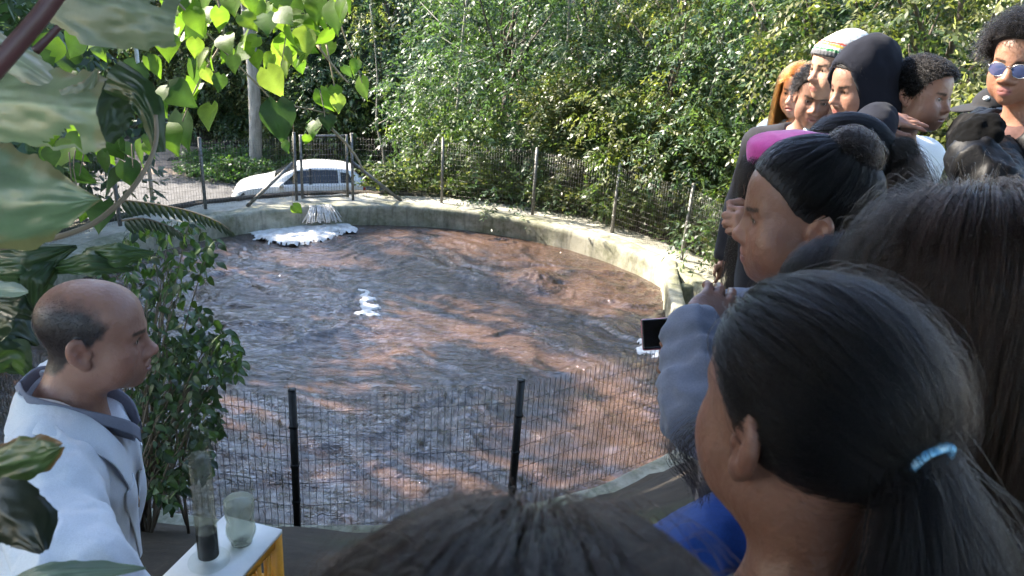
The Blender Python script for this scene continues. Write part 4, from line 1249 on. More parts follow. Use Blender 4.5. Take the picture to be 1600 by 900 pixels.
        lm = ((q[:, 0] / lw) ** 2 + ((p[:, 2] + .0690) / (.0108 * (.6 + .4 * s.o['lips']))) ** 2); 
        m = (sstep(1.25, .8, lm) * (fr > .072))[:, None]; C = C * (1 - m) + s.lipc * m
        m = (sstep(.0018, .0004, np.abs(p[:, 2] + .0689)) * (q[:, 0] < lw) * (fr > .07) * .7)[:, None]; C = C * (1 - m) + s.lipc * .25 * m
        bm = seg2(.0165, .0165, .046, .0215) + fbm(p * 300, 2, 4) * .0008
        m = (sstep(.0056, .0022, bm) * .93 * (fr > .045))[:, None]; C = C * (1 - m) + s.browc * m
        em = ((q[:, 0] - .0315) / .0155) ** 2 + ((p[:, 2] - .0005) / .0060) ** 2; m = (sstep(1.3, .7, em) * .75 * (fr > .05))[:, None]; C = C * (1 - m) + s.browc * m
        em = ((q[:, 0] - .030) / .022) ** 2 + ((p[:, 2] - .001) / .015) ** 2; m = (sstep(1.3, .3, em) * .22 * (fr > .05))[:, None]; C = C * (1 - m) + s.skin * .45 * m
        if s.paint is not None: C = s.paint(p, C)
        return np.clip(C, .004, 1)
    def eye(s, e):
        n, m = 20, 14
        a, b = np.meshgrid(np.linspace(0, math.pi, m), np.linspace(0, 2 * math.pi, n), indexing='ij')
        v = np.stack([np.sin(a) * np.cos(b), np.cos(a), np.sin(a) * np.sin(b)], -1).reshape(-1, 3) * .0121
        ang = a.ravel()
        C = np.where((ang < .52)[:, None], np.array([[.03, .015, .01]]), np.array([[.62, .58, .55]])); C = np.where((ang < .2)[:, None], .004, C)
        i, j = np.meshgrid(np.arange(m - 1), np.arange(n - 1), indexing='ij'); q = (i * n + j).ravel()
        V = s.wld(v + [e * .0312, .0728, .0006])
        link('eye', mesh_np('eye', V, np.stack([q, q + n, q + n + 1, q + 1], 1), True, C, M['eye']), s.root)
    # -- clothes
    def garment(s, name, mat, off=.014, low=-.66, fold=.008, fs=9.0, seed=1, neck=(.082, .098), neck_c=(0, .025, .055), cut=.97, res=.011, extra=None, ak=.045, label=None, sleeve_add=.008, short=None, dirs=(1, 1, .45)):
        nb = s.tor
        def f(p):
            b = nb(p)
            pn = p * np.array(dirs, np.float32) * fs
            fl = fbm(pn + seed * 7.3, 3, seed); fl = np.maximum(1 - np.abs(fl) * 1.4, -.15) * fold
            d = s.torso(p)
            a = s.arm_sdf(p, sleeve_add, cut) if short is None else s.arm_sdf(p, sleeve_add + .012, short)
            s.gf = None
            d = smin(d, a, ak) - off - fl
            d = smax(d, low - b[:, 2], .01)
            d = smax(d, -ell(b, neck_c, (neck[0], neck[1], .085)), .010)
            if extra is not None: d = extra(p, b, d)
            return d
        s.gfun = f
        lo, hi = s.bounds(low)
        lo -= .06; hi += .06; hi[2] = min(hi[2], max(s.NB[2] + .46, max(max(S[2], E[2], W[2]) for S, E, W in s.arms) + .13))
        axes = [grid_axis(lo[q], hi[q], res, []) for q in range(3)]
        V, F = polygonize(f, axes)
        o = link(name, mesh_np(name, V, F, True, None, mat), s.root)
        if label: o['label'] = label
        return o
    def lower(s, mat):
        if not s.legs: return
        def f(p):
            b = s.tor(p); d = np.minimum(s.leg_sdf(p, .016), ell(b, (0, 0, -.58), (.172 * s.w, .128 * s.w, .15)))
            d = smax(d, b[:, 2] + .50, .02)
            return smax(d, (s.gz + .06) - p[:, 2], .01)
        lo, hi = s.bounds(-.7); lo[2] = s.gz - .02; hi[2] = s.NB[2] - .4
        V, F = polygonize(f, [grid_axis(lo[q], hi[q], .022, []) for q in range(3)])
        link('trousers', mesh_np('trousers', V, F, True, None, mat), s.root)
        for e in (-1, 1):
            c = s.bw((e * .094, .03, 0)); c[2] = s.gz + .045
            def g_(p):
                b = ((p - c.astype(np.float32)) @ s.B.astype(np.float32)).astype(np.float32)
                d = smin(ell(b, (0, .035, -.005), (.046, .13, .042)), ell(b, (0, -.05, .02), (.042, .055, .06)), .03)
                return smax(d, -(p[:, 2] - s.gz - .004), .004)
            V, F = polygonize(g_, [grid_axis(c[q] - .2, c[q] + .2, .02, []) for q in range(3)])
            link('shoe', mesh_np('shoe', V, F, True, None, M['shoe']), s.root)
    # -- hair
    def hair_cap(s, mat, t=.003, lift=0.0, extra=None, res=.006, name='hair_mass', R=None):
        def f(p):
            h = s.loc(p)
            d = skull(h) - t
            d = smax(d, -hairline(h, lift) * .75, .008)
            if extra is not None: d = extra(h, d)
            return d * s.s
        ext = .16 * s.s if R is None else R
        V, F = polygonize(f, [grid_axis(s.H[q] - ext, s.H[q] + ext, res, []) for q in range(3)])
        s.capV, s.capF = V, F
        link(name, mesh_np(name, V, F, True, None, mat), s.root)
        return s
    def roots(s, n, seed=0, lift=0.0, inner=0.0):
        """random scalp points above the hairline, head-local"""
        r = np.random.default_rng(seed)
        out = []
        tot = 0
        while tot < n:
            u = r.normal(size=(n * 2, 3)); u /= np.linalg.norm(u, axis=1)[:, None]
            p = np.array([0, -.010, .036]) + u * s.rad(u)[:, None]
            k = hairline(p, lift) > r.random(len(p)) * .006
            out.append(p[k]); tot += k.sum()
        return np.concatenate(out)[:n]
    CEN = np.array([0, -.010, .036])
    def rad(s, u):
        """distance from CEN to the scalp along unit directions u (sphere tracing on the skull)"""
        t = np.full(len(u), .12, np.float32); u = u.astype(np.float32)
        for _ in range(7):
            d = skull((s.CEN + u * t[:, None]).astype(np.float32)); t = t - d * .95
        return t
def slerp(a, b, t):
    d = np.clip((a * b).sum(-1), -1, 1); w = np.arccos(d); sw = np.sin(w) + 1e-6
    return (np.sin((1 - t) * w) / sw)[..., None] * a + (np.sin(t * w) / sw)[..., None] * b
def comb_to(P, roots, tie, k=14, lift=(.004, .016), jit=.0, seed=0, clump=.5):
    """strands combed over the skull from roots to the tie point (head-local)"""
    r = np.random.default_rng(seed); n = len(roots)
    u0 = roots - P.CEN; u0 /= np.linalg.norm(u0, axis=1)[:, None]
    tj = tie + r.normal(size=(n, 3)) * .008
    u1 = tj - P.CEN; l1 = np.linalg.norm(u1, axis=1); u1 /= l1[:, None]
    S = np.zeros((n, k, 3)); off = lift[0] + (lift[1] - lift[0]) * r.random(n) ** 1.6
    for i, t in enumerate(np.linspace(0, 1, k)):
        u = slerp(u0, u1, np.full(n, t)); rr = P.rad(u) + off * min(1, t * 4 + .25)
        e = sstep(.8, 1.0, t); rr = rr * (1 - e) + (rr * .0 + l1) * e
        S[:, i] = P.CEN + u * rr[:, None]
    # combed strands group into fine locks
    tt = np.linspace(0, 1, k)[None]
    side = np.cross(u0, u1); side /= np.linalg.norm(side, axis=1)[:, None] + 1e-6
    ang = np.arctan2((side @ np.array([1.0, 0, 0])), (side @ np.array([0, .3, 1.0])))
    nz = vnoise(np.stack([ang * 11, np.zeros(n), np.zeros(n)], 1), seed) + .6 * vnoise(np.stack([ang * 31, np.ones(n), np.zeros(n)], 1), seed + 3)
    S += (nz[:, None, None] * .0026 * np.sin(np.clip(tt * 1.3, 0, 1) * 2.6)[..., None]) * (S - P.CEN) / np.linalg.norm(S - P.CEN, axis=2)[..., None]
    if jit: S += np.cumsum(r.normal(size=S.shape), 1) * jit
    return S
def hang(P, roots, k=26, step=.022, side=None, off=(.006, .02), seed=0, wave=.0, down=None, splay=.25, back=.0, col=None, clump=.0):
    """straight hair: slides down the skull, then hangs; head-local roots -> world strands"""
    r = np.random.default_rng(seed); n = len(roots); R = P.R; s = P.s
    g = np.array([0, 0, -1.0]) @ R if down is None else np.asarray(down)    # gravity in head-local space
    p = roots.copy(); S = np.zeros((n, k, 3)); o = off[0] + (off[1] - off[0]) * r.random(n)
    part = np.sign(roots[:, 0] + r.normal(size=n) * .004)[:, None] * np.array([1.0, 0, 0]) if side is None else np.repeat(np.asarray(side, float)[None], n, 0)
    ph = r.random((n, 1)) * 6.28 * .3 + fbm(roots * 30, 2, seed)[:, None] * 3
    S[:, 0] = p
    for i in range(1, k):
        u = p - P.CEN; l = np.linalg.norm(u, axis=1); u /= l[:, None]
        sd = skull(p.astype(np.float32))
        d = np.repeat(g[None], n, 0) + part * splay * np.exp(-i * .25) + np.array([0, -back, 0]) * np.exp(-i * .18)
        near = np.clip(1 - (sd - o) / .02, 0, 1)[:, None]
        dn = (d * u).sum(1, keepdims=True)
        d = d - u * dn * near * (dn < 0)
        d /= np.linalg.norm(d, axis=1)[:, None] + 1e-6
        p = p + d * step * (1 if i > 3 else .7)
        sd = skull(p.astype(np.float32)); pen = np.clip(o - sd, 0, None)
        uu = p - P.CEN; uu /= np.linalg.norm(uu, axis=1)[:, None]
        p = p + uu * pen[:, None]
        if col is not None: p = col(p, o)
        S[:, i] = p
    if wave:
        t = np.arange(k)[None, :]
        S[..., 0] += wave * np.sin(t * .55 + ph * 2) * np.clip(t / 8, 0, 1); S[..., 1] += wave * np.cos(t * .5 + ph * 2.3) * np.clip(t / 8, 0, 1)
    S += np.cumsum(r.normal(size=S.shape), 1) * .00025
    return S
def curly(P, roots, length=.02, k=8, seed=0, curl=.004, lean=(0, 0, 0), freq=2.2, base=.002, vary=.5):
    r = np.random.default_rng(seed); n = len(roots)
    u = roots - P.CEN; u /= np.linalg.norm(u, axis=1)[:, None]
    d = u + np.asarray(lean) + r.normal(size=(n, 3)) * .25; d /= np.linalg.norm(d, axis=1)[:, None]
    a = np.cross(d, [0.3, .5, .8]); a /= np.linalg.norm(a, axis=1)[:, None]; b = np.cross(d, a)
    L = length * (1 - vary + 2 * vary * r.random(n)); ph = r.random(n) * 6.28; t = np.linspace(0, 1, k)
    S = (roots + u * base)[:, None] + d[:, None] * (L[:, None] * t)[..., None]
    S += a[:, None] * (curl * np.sin(ph[:, None] + t * 6.28 * freq) * t ** .5)[..., None] + b[:, None] * (curl * np.cos(ph[:, None] + t * 6.28 * freq) * t ** .5)[..., None]
    S -= np.array([0, 0, 1.0])[None, None] * (L[:, None] * t ** 2 * .2)[..., None]
    return S
# ------------------------------------------------------------------ the people
def W_(px, py, w): return at_depth(px, py, w)
def hair(P, S, r0, r1, mat, name='hair'):
    return hair_object(name, P.wld(S.reshape(-1, 3)).reshape(S.shape), r0 * P.s, r1 * P.s, mat, P.root)
def sdf_child(P, name, f, c, ext, res, mat, colf=None, local=True, label=None):
    """mesh a small SDF (head-local when local) as a child of the person"""
    ext = np.full(3, ext) if np.isscalar(ext) else np.asarray(ext)
    c = np.asarray(c, float)
    g_ = (lambda p: f(P.loc(p)) * P.s) if local else f
    V, F = polygonize(g_, [grid_axis(c[q] - ext[q], c[q] + ext[q], res, []) for q in range(3)])
    C = colf(P.loc(V.astype(np.float32))) if colf is not None else None
    o = link(name, mesh_np(name, V, F, True, C, mat), P.root)
    if label: o['label'] = label
    return o
def sheet(name, rows, mat, parent, th=.0022):
    """a cloth strip through rows of points (m,n,3), given a little thickness"""
    rows = np.asarray(rows, float); m, n, _ = rows.shape
    # smooth by resampling
    def rs(a, k):
        t = np.linspace(0, 1, len(a)); tt = np.linspace(0, 1, k); out = np.zeros((k,) + a.shape[1:])
        for i, u in enumerate(tt):
            j = min(int(u * (len(a) - 1)), len(a) - 2); f = u * (len(a) - 1) - j
            p0, p1, p2, p3 = a[max(j - 1, 0)], a[j], a[j + 1], a[min(j + 2, len(a) - 1)]
            out[i] = .5 * ((2 * p1) + (-p0 + p2) * f + (2 * p0 - 5 * p1 + 4 * p2 - p3) * f * f + (-p0 + 3 * p1 - 3 * p2 + p3) * f ** 3)
        return out
    G = rs(rows, m * 5); G = rs(G.transpose(1, 0, 2), n * 4).transpose(1, 0, 2); m, n, _ = G.shape
    nn = np.cross(np.gradient(G, axis=0), np.gradient(G, axis=1)); nn /= np.linalg.norm(nn, axis=2)[..., None] + 1e-9
    V = np.concatenate([(G + nn * th / 2).reshape(-1, 3), (G - nn * th / 2).reshape(-1, 3)])
    i, j = np.meshgrid(np.arange(m - 1), np.arange(n - 1), indexing='ij'); q = (i * n + j).ravel(); o = m * n
    Q = np.concatenate([np.stack([q, q + 1, q + n + 1, q + n], 1)[:, ::-1], np.stack([q, q + 1, q + n + 1, q + n], 1) + o])
    e = []
    for i in range(m - 1):
        for c in (0, n - 1): e.append([i * n + c, (i + 1) * n + c, (i + 1) * n + c + o, i * n + c + o])
    for j in range(n - 1):
        for c in (0, (m - 1) * n): e.append([c + j, c + j + 1, c + j + 1 + o, c + j + o])
    return link(name, mesh_np(name, V, np.concatenate([Q, np.array(e)]), True, None, mat), parent)

# cloths
C_ = {
    'coat': mat_cloth('white_lab_coat', (.62, .63, .66), .8, 700, .05, .12), 'shirt_grey': mat_cloth('grey_shirt', (.20, .20, .24)),
    'hoodie_grey': mat_cloth('blue_grey_hoodie', (.135, .15, .205), .95, 500, .2, .35, .4), 'navy': mat_cloth('navy_hoodie', (.011, .012, .019), .95, 500, .2, .3, .1),
    'polo': mat_cloth('white_polo', (.78, .79, .82), .85, 800, .05), 'blue': mat_cloth('bright_blue_jacket', (.008, .040, .19), .55, 300, .2),
    'dark': mat_cloth('dark_top', (.02, .02, .026)), 'plum': mat_cloth('plum_top', (.07, .03, .05)), 'denim_light': mat_cloth('pale_denim', (.34, .42, .52)),
    'pink': mat_cloth('pink_felt', (.52, .07, .30), .95, 400, .12, .3, .6), 'black': mat_cloth('black_wool', (.0018, .0018, .002), 1.0, 300, .2, .5, .0), 'teal': mat_cloth('grey_green_top', (.10, .13, .12)),
}
C_['leather'] = mat_plain('black_leather', (.004, .004, .005), .5, .3, 40, .2, Specular_IOR_Level=.14)
def arm_pair(P, side, E, Wr): return {side: (E, Wr)}

# --- the man in the lab coat -------------------------------------------------
def paint_bald(p, C):
    h = hairline(p, .0); top = np.interp(p[:, 1], [-.11, -.06, -.01, .02, .045], [.070, .098, .094, .078, .045]) - p[:, 2]
    n = fbm(p * 60, 3, 3) * .006
    m = (sstep(-.004, .012, h + n) * sstep(-.016, .03, top + n) * .95 * (np.abs(p[:, 0]) < .0785))[:, None]
    C = C * (1 - m) + np.array([.012, .010, .011]) * m
    jaw = np.exp(-((p - [0, .06, -.09]) ** 2 / [.004, .0022, .0012]).sum(1)) * .32 * (p[:, 2] < -.05)
    return C * (1 - jaw[:, None]) + np.array([.10, .075, .075]) * jaw[:, None]
hb = W_(148, 524, 1.53)
P = Person('person', 'bald man in a white lab coat talking in profile beside the small table', hb, (.95, .31), -4, 0, .95,
           dict(nose=1.08, nosew=1.2, brow=1.45, lips=.95, pout=.006, jaw=1.08, chin=1.03, ears=1.12), (.285, .145, .10), (.24, .10, .09), tfwd=(.92, .38), lean=9, nb=W_(148, 524, 1.53) + np.array([-.06, -.03, -.150]), hf=.0032, cf=.014, paint=paint_bald, build=1.02,
           arms={0: (W_(120, 900, 1.24), W_(225, 1000, 1.30)), 1: None}, neck=(.056, .066))
P.body()
r = P.roots(14000, 3); tp = np.interp(r[:, 1], [-.11, -.06, -.01, .02, .045], [.070, .098, .094, .078, .045]) - r[:, 2]
r = r[tp > rng.random(len(r)) * .045 - .006]
hair(P, curly(P, r, .0022, 4, 4, .0003, (0, -.3, -.2), 1, .0002), .00017, .0001, M['hair_black'], 'cropped_hair')
P.garment('lab_coat', C_['coat'], .012, -.95, .016, 8.5, 3, (.088, .125), (0, .045, .06), .98, .0078, sleeve_add=.012, dirs=(1.3, 1.3, .4))
FC = P.gfun
P.garment('shirt', C_['shirt_grey'], .002, -.5, .001, 9, 4, (.062, .075), (0, .03, .075), .5, .010)
P.lower(M['trousers_dark'])
for sgn in (1, -1):
    def b(v): return P.bw((v[0] * sgn, v[1] + (.020 if v[1] > .07 else 0), v[2] + .016 * max(0.0, 1 - max(0.0, -v[2]) / .12)))
    # stand collar of the shirt
    sheet('shirt_collar', [[r_[0], r_[1], r_[1] + (r_[2] - r_[1]) * .6] for r_ in [[b((0, -.075, .012)), b((0, -.080, .040)), b((0, -.092, .022))], [b((.055, -.055, .010)), b((.060, -.055, .044)), b((.074, -.060, .020))],
                           [b((.072, .005, -.005)), b((.076, .012, .030)), b((.090, .016, .004))], [b((.045, .075, -.045)), b((.050, .084, -.010)), b((.066, .094, -.045))], [b((.010, .105, -.075)), b((.012, .112, -.045)), b((.032, .122, -.085))]]], C_['shirt_grey'], P.root, .003)
    # coat collar and lapel
    def lay(pt, lift):
        pt = np.asarray(pt, float)
        for _ in range(14):
            q_ = np.stack([pt] + [pt + np.eye(3)[a_] * .003 for a_ in range(3)]).astype(np.float32); f_ = FC(q_); g2 = nrm((f_[1:] - f_[0]) / .003); pt = pt - g2 * float(f_[0] - lift) * .8
        return pt
    def cr_(x, y, z, up, wd, out):
        a_ = P.bw((x * sgn, y, z)); o_ = np.asarray(out, float) * [sgn, 1, 1]
        base = lay(a_, .001); up_ = base + P.B @ np.array([0, 0, up]) - P.B @ (nrm(o_) * .004)
        return [base, up_, lay(P.bw(np.array([x * sgn, y, z]) + o_ * wd * .55), .007), lay(P.bw(np.array([x * sgn, y, z]) + o_ * wd), .004)]
    sheet('collar', [cr_(.0001, -.085, .02, .030, .050, (0, -1, -.3)), cr_(.055, -.066, .02, .030, .048, (.8, -.6, -.3)), cr_(.088, -.010, .012, .026, .048, (1, 0, -.4)), cr_(.086, .055, -.020, .020, .050, (.9, .3, -.4)), cr_(.066, .105, -.070, .012, .056, (.85, .3, -.5)), cr_(.054, .125, -.110, .006, .060, (.9, .1, -.25))], C_['coat'], P.root, .0025)
    sheet('lapel', [[lay(P.bw((.050 * sgn, .130, -.118)), .006), lay(P.bw((.085 * sgn, .130, -.118)), .008), lay(P.bw((.112 * sgn, .120, -.126)), .004)], [lay(P.bw((.040 * sgn, .14, -.16)), .008), lay(P.bw((.080 * sgn, .14, -.165)), .009), lay(P.bw((.118 * sgn, .13, -.16)), .004)],
                    [lay(P.bw((.028 * sgn, .14, -.23)), .008), lay(P.bw((.052 * sgn, .14, -.235)), .008), lay(P.bw((.078 * sgn, .14, -.24)), .004)], [lay(P.bw((.015 * sgn, .14, -.33)), .005), lay(P.bw((.022 * sgn, .14, -.33)), .005), lay(P.bw((.030 * sgn, .14, -.335)), .003)]], C_['coat'], P.root, .0025)
MB().bar(P.bw((.02, .112, -.10)), P.bw((.012, .142, -.22)), .022, .004, P.B[:, 0]).build('lanyard', mat_cloth('tan_lanyard', (.42, .22, .08)), P.root)
BALD = P

# --- the girl with the pony tail, close in front -----------------------------
hp = W_(1260, 652, .57)
P = Person('person', 'girl seen from behind with black hair in a low ponytail and pale blue hair tie', hp, (-.42, .90), -3, 0, .825, dict(nose=.9, fat=-.002, jaw=.93, ears=1.1), (.175, .085, .055), (.2, .08, .07), tfwd=(-.4, .9), hf=.0032, build=.92, cf=.018)
P.body(); P.garment('top', C_['dark'], .012, -.66, .006, seed=8, res=.014); P.lower(M['trousers_blue'])
P.hair_cap(M['scalp_dark'], .004, -.008)
tie = np.array([.004, -.095, .014])
S = comb_to(P, P.roots(16000, 11, -.009), tie, 18, (.004, .013), .00014, 12); hair(P, S, .00030, .00024, M['hair_black'])
# loose fly-aways
S = comb_to(P, P.roots(700, 13, -.012), tie, 18, (.012, .028), .0009, 14); hair(P, S, .00010, .00005, M['hair_dark'], 'stray_hair')
r = np.random.default_rng(15); n = 9000; k = 22
g = np.array([0, 0, -1.0]) @ P.R
t = np.linspace(0, 1, k)[None, :, None]
a = r.normal(size=(n, 1, 3)) * [.011, .008, .011]
out = r.normal(size=(n, 1, 3)) * [.045, .020, .02]
L = (.26 + .12 * r.random((n, 1, 1)))
S = tie + a * (1 - .3 * t) + np.array([0, -.060, .010]) * np.sin(np.clip(t * 1.5, 0, 1) * 1.57) + np.array([.0, -.02, 0]) * t + g * L * t ** 1.35 + out * np.sin(np.clip(t, 0, 1) * 1.7) ** 1.2
S += np.cumsum(r.normal(size=S.shape), 1) * .0006
hair(P, S, .00026, .00012, M['hair_black'], 'ponytail')
# scrunchie: twisted loops of elastic
mb = MB()
ax1 = np.array([1.0, 0, 0]); ax2 = nrm(np.cross([0, -1, -.35], ax1))
for q in range(7):
    th = np.linspace(0, 2 * math.pi, 41); rr = .0165 + .0018 * np.sin(th * 3 + q)
    c = tie + np.array([0, -.004 - .0032 * q, .001 * q])
    mb.tube(P.wld(c + np.cos(th)[:, None] * ax1 * rr[:, None] + np.sin(th)[:, None] * ax2 * rr[:, None]), .0030, 6, False)
k = N('blue_elastic'); v = k.coord(); M['tie'] = k.surf(k.pbr(k.ramp(k.noise(v, 120, 3), [(.35, (.05, .22, .42)), (.55, (.22, .5, .7)), (.7, (.6, .78, .85))]), .7))
mb.build('hair_tie', M['tie'], P.root, True)

# --- the head at the bottom edge --------------------------------------------
ht = W_(828, 1066, .262)
P = Person('person', 'top of a dark brown haired head at the bottom edge in front of the pool', ht + np.array([0, .02, -.135]), (.05, 1), -12, 0, 1.2, dict(ears=1), (.25, .13, .09), hf=.006, cf=.02, build=.95)
P.body(); P.garment('top', C_['plum'], .012, -.66, .006, seed=9, res=.018); P.lower(M['trousers_dark'])
P.hair_cap(M['scalp_dark'], .004)
S = hang(P, P.roots(22000, 21), 18, .017, (.0, -1.0, 0), (.006, .018), 22, .0, None, .35, .9); hair(P, S, .00026, .00014, M['hair_dark'])
S = hang(P, P.roots(500, 23), 18, .017, None, (.018, .03), 24, .003, None, .5, .3); hair(P, S, .0001, .00005, M['hair_brown'], 'stray_hair')

# --- long straight hair at the right -----------------------------------------
hl = W_(1508, 488, .82)
P = Person('person', 'girl with long straight dark hair at the right seen from behind', hl, (-.72, .70), -8, 0, 1.02, dict(fat=.004), (.27, .13, .085), tfwd=(-.6, .8), hf=.0045, cf=.02, build=.95)
P.body(); P.garment('top', C_['dark'], .012, -.66, .006, seed=10, res=.018); P.lower(M['trousers_blue'])
P.hair_cap(M['scalp_dark'], .005)
def shoulders(p, o):
    b = P.tor(P.wld(p).astype(np.float32)); d = ell(b, (0, -.01, -.20), (.21, .14, .20)) - .006 - o * 1.2
    k = d < 0
    if k.any():
        v = b[k] - np.array([0, -.01, -.20]); v /= np.linalg.norm(v, axis=1)[:, None]; b = b.copy(); b[k] = b[k] - v * d[k][:, None]
        p = P.loc(P.bw(b).astype(np.float32)).astype(float)
    return p
S = hang(P, P.roots(24000, 31), 34, .0205, None, (.005, .018), 32, .0018, None, .55, .45, shoulders); hair(P, S, .00032, .00018, M['hair_dark'])
S = hang(P, P.roots(5000, 37), 34, .0205, None, (.010, .024), 38, .0025, None, .55, .45, shoulders); hair(P, S, .00030, .00016, M['hair_brown'], 'brown_hair')
S = hang(P, P.roots(900, 33), 34, .0205, None, (.018, .045), 34, .006, None, .6, .3, shoulders); hair(P, S, .00010, .00006, M['hair_brown'], 'stray_hair')
# frizzy front locks on the side of the face
rt = P.roots(9000, 35); rt = rt[(rt[:, 1] > .02)][:1500]
S = hang(P, rt, 16, .012, None, (.008, .032), 36, .006, None, .9, -.3); hair(P, S, .00013, .00007, M['hair_frizz'], 'front_hair')

# --- the girl in profile with a bun, grey hoodie and phone --------------------
hu = W_(1254, 338, 1.30)
Lw = W_(1086, 522, 1.17); Le = W_(1100, 640, 1.10)
Rw = W_(1072, 528, 1.34); Re = W_(1150, 508, 1.44)
hy = nrm(W_(1128, 468, 1.22) - Lw); hz = nrm(-CF - hy * (-CF @ hy)); hx = np.cross(hy, hz)
ph_c = W_(1025, 522, 1.30)
ry = nrm(ph_c - Rw); rz = nrm(CF * .9 + CU * .1 - ry * (CF @ ry)); rx = nrm(np.cross(ry, rz)); rz = np.cross(rx, ry)
P = Person('person', 'girl in profile with a hair bun and blue grey hoodie holding a phone', hu, (-.985, .16), -6, 0, .975, dict(nose=.86, nosew=1.2, lips=1.5, fat=.008, jaw=1.02, chin=.98, brow=.9), (.215, .105, .07), (.20, .075, .07), tfwd=(-.9, .42), lean=13, nb=hu + np.array([.015, -.01, -.140]), build=.97, hf=.0034, cf=.016,
           arms={1: (Le, Lw), 0: (Re, Rw)}, hands=[(Lw, np.stack([hx, hy, hz], 1), (.25, .25, .3, .35), .5, .92), (Rw - ry * .03, np.stack([rx, ry, rz], 1), (.75, .75, .8, .8), .2, .9)])
P.body()
def hoodx(p, b, d):
    h = ell(b, (0, -.075, .020), (.115, .075, .060)); h = smax(h, -ell(b, (0, -.02, .075), (.085, .075, .06)), .02)
    col = cap(np.stack([np.abs(b[:, 0]), b[:, 1], b[:, 2]], 1), (.055, .085, -.05), (.085, -.02, .015), .030, .034)
    n_ = fbm(p * 26, 3, 77) * .004
    for (S0, E0, W0) in P.arms:
        for A_, B2 in ((E0, W0), (S0, E0)):
            e_ = B2 - A_; L_ = np.linalg.norm(e_); tt_ = ((p - A_.astype(np.float32)) @ (e_ / L_).astype(np.float32)); dd_ = cap(p, A_, B2, .05)
            w_ = np.clip(1 - dd_ / .03, 0, 1) * sstep(-.05, .02, tt_) * sstep(L_ + .02, L_ - .04, tt_)
            d = d - w_ * .0042 * np.sin(tt_ * 165 + fbm(p * 14, 2, 71) * 3.2)
    return smin(smin(d, h + n_, .025), col + n_, .02)
P.garment('hoodie', C_['hoodie_grey'], .010, -.62, .009, 15, 5, (.066, .075), (.0, .03, .08), .93, .0082, hoodx, sleeve_add=.008, dirs=(1, 1, 1.5), ak=.03)
P.lower(M['trousers_blue'])
P.hair_cap(M['scalp_dark'], .005)
bun = np.array([0, -.066, .100])
S = comb_to(P, P.roots(11000, 41), bun, 16, (.005, .017), .0002, 42); hair(P, S, .00036, .00028, M['hair_black'])
def coil(c, R, n, seed, k=20):
    r = np.random.default_rng(seed); a = r.normal(size=(n, 3)); a /= np.linalg.norm(a, axis=1)[:, None]; b = np.cross(a, r.normal(size=(n, 3))); b /= np.linalg.norm(b, axis=1)[:, None]
    t = np.linspace(0, 2.6 + 1, k)[None, :, None]; ph = r.random((n, 1, 1)) * 6.28; rr = R * (.72 + .4 * r.random((n, 1, 1)) ** .7) * (1 + .08 * np.sin(3 * t + ph))
    return c + rr * (np.cos(t) * a[:, None] + np.sin(t) * b[:, None]) * np.array([1.05, 1.0, .95]) + np.cumsum(r.normal(size=(n, k, 3)), 1) * .0006
sdf_child(P, 'bun_core', lambda h: ell(h, bun, (.036, .036, .033)), P.wld(bun), .06, .006, M['scalp_dark'])
hair(P, coil(bun, .043, 2600, 43), .00032, .0002, M['hair_dark'], 'bun')
rt = P.roots(4000, 44); rt = rt[(rt[:, 1] < -.02) & (rt[:, 2] < .03)][:160]
S = curly(P, rt, .06, 18, 45, .006, (0, -.5, -.9), 1.3, .004); hair(P, S, .00012, .00006, M['hair_dark'], 'stray_hair')
sdf_child(P, 'earring', lambda h: ell(h, (-.0835, -.010, -.034), (.0035, .0035, .0035)), P.wld((-.0835, -.010, -.034)), .008, .0012, M['black'])
# phone
pz = nrm(-CF * .92 + CR * -.25 + CU * .3); px_ = nrm(CR - pz * (CR @ pz)); py_ = np.cross(pz, px_)
ph = empty('phone', ph_c, 'black phone in a pink edged case held out over the water', 'phone')
Bp = np.stack([px_, py_, pz], 1)
def rbox(h, r):
    def f(p):
        b = np.abs((p - ph_c.astype(np.float32)) @ Bp.astype(np.float32)) - (np.array(h, np.float32) - r)
        return np.linalg.norm(np.maximum(b, 0), axis=1) + np.minimum(b.max(1), 0) - r
    return f
def rb(name, h, r, c, mat):
    f0 = rbox(h, r); V, F = polygonize(lambda p: f0(p - (Bp @ np.array(c)).astype(np.float32)), [grid_axis(ph_c[q] - .06, ph_c[q] + .06, .0014, []) for q in range(3)])
    return link(name, mesh_np(name, V, F, True, None, mat), ph)
rb('screen', (.0225, .0255, .0030), .0028, (0, 0, .0022), mat_plain('dark_screen', (.006, .005, .007), .12, .2, 30, .02))
rb('case', (.0240, .0270, .0040), .0038, (.0, .001, -.0035), mat_plain('pink_case', (.38, .10, .13), .35))
# trouser label patch below the hoodie
lc = W_(1068, 692, 1.16); bz = nrm(-CF - .2 * CR); bx = nrm(np.cross(CU, bz)); by = np.cross(bz, bx)
lab = MB().box(lc, (.011, .013, .0012), np.stack([bx, by, bz], 1)).build('hem_label', mat_plain('woven_label', (.45, .47, .52), .9), P.root)
ink = MB()
for q, (ox, oy, w_, h_) in enumerate([(-.006, .005, .0012, .004), (-.004, .0085, .003, .001), (-.0035, .002, .0025, .001), (0, .005, .001, .004), (.004, .005, .001, .004), (.006, .0085, .0025, .001), (.006, .005, .0022, .0009), (0, -.004, .008, .0012), (0, -.008, .006, .0009)]):
    ink.box(lc + bx * ox + by * oy + bz * .0014, (w_ / 1.6, h_ / 1.6, .0004), np.stack([bx, by, bz], 1))
ink.build('label_print', M['black'], P.root)

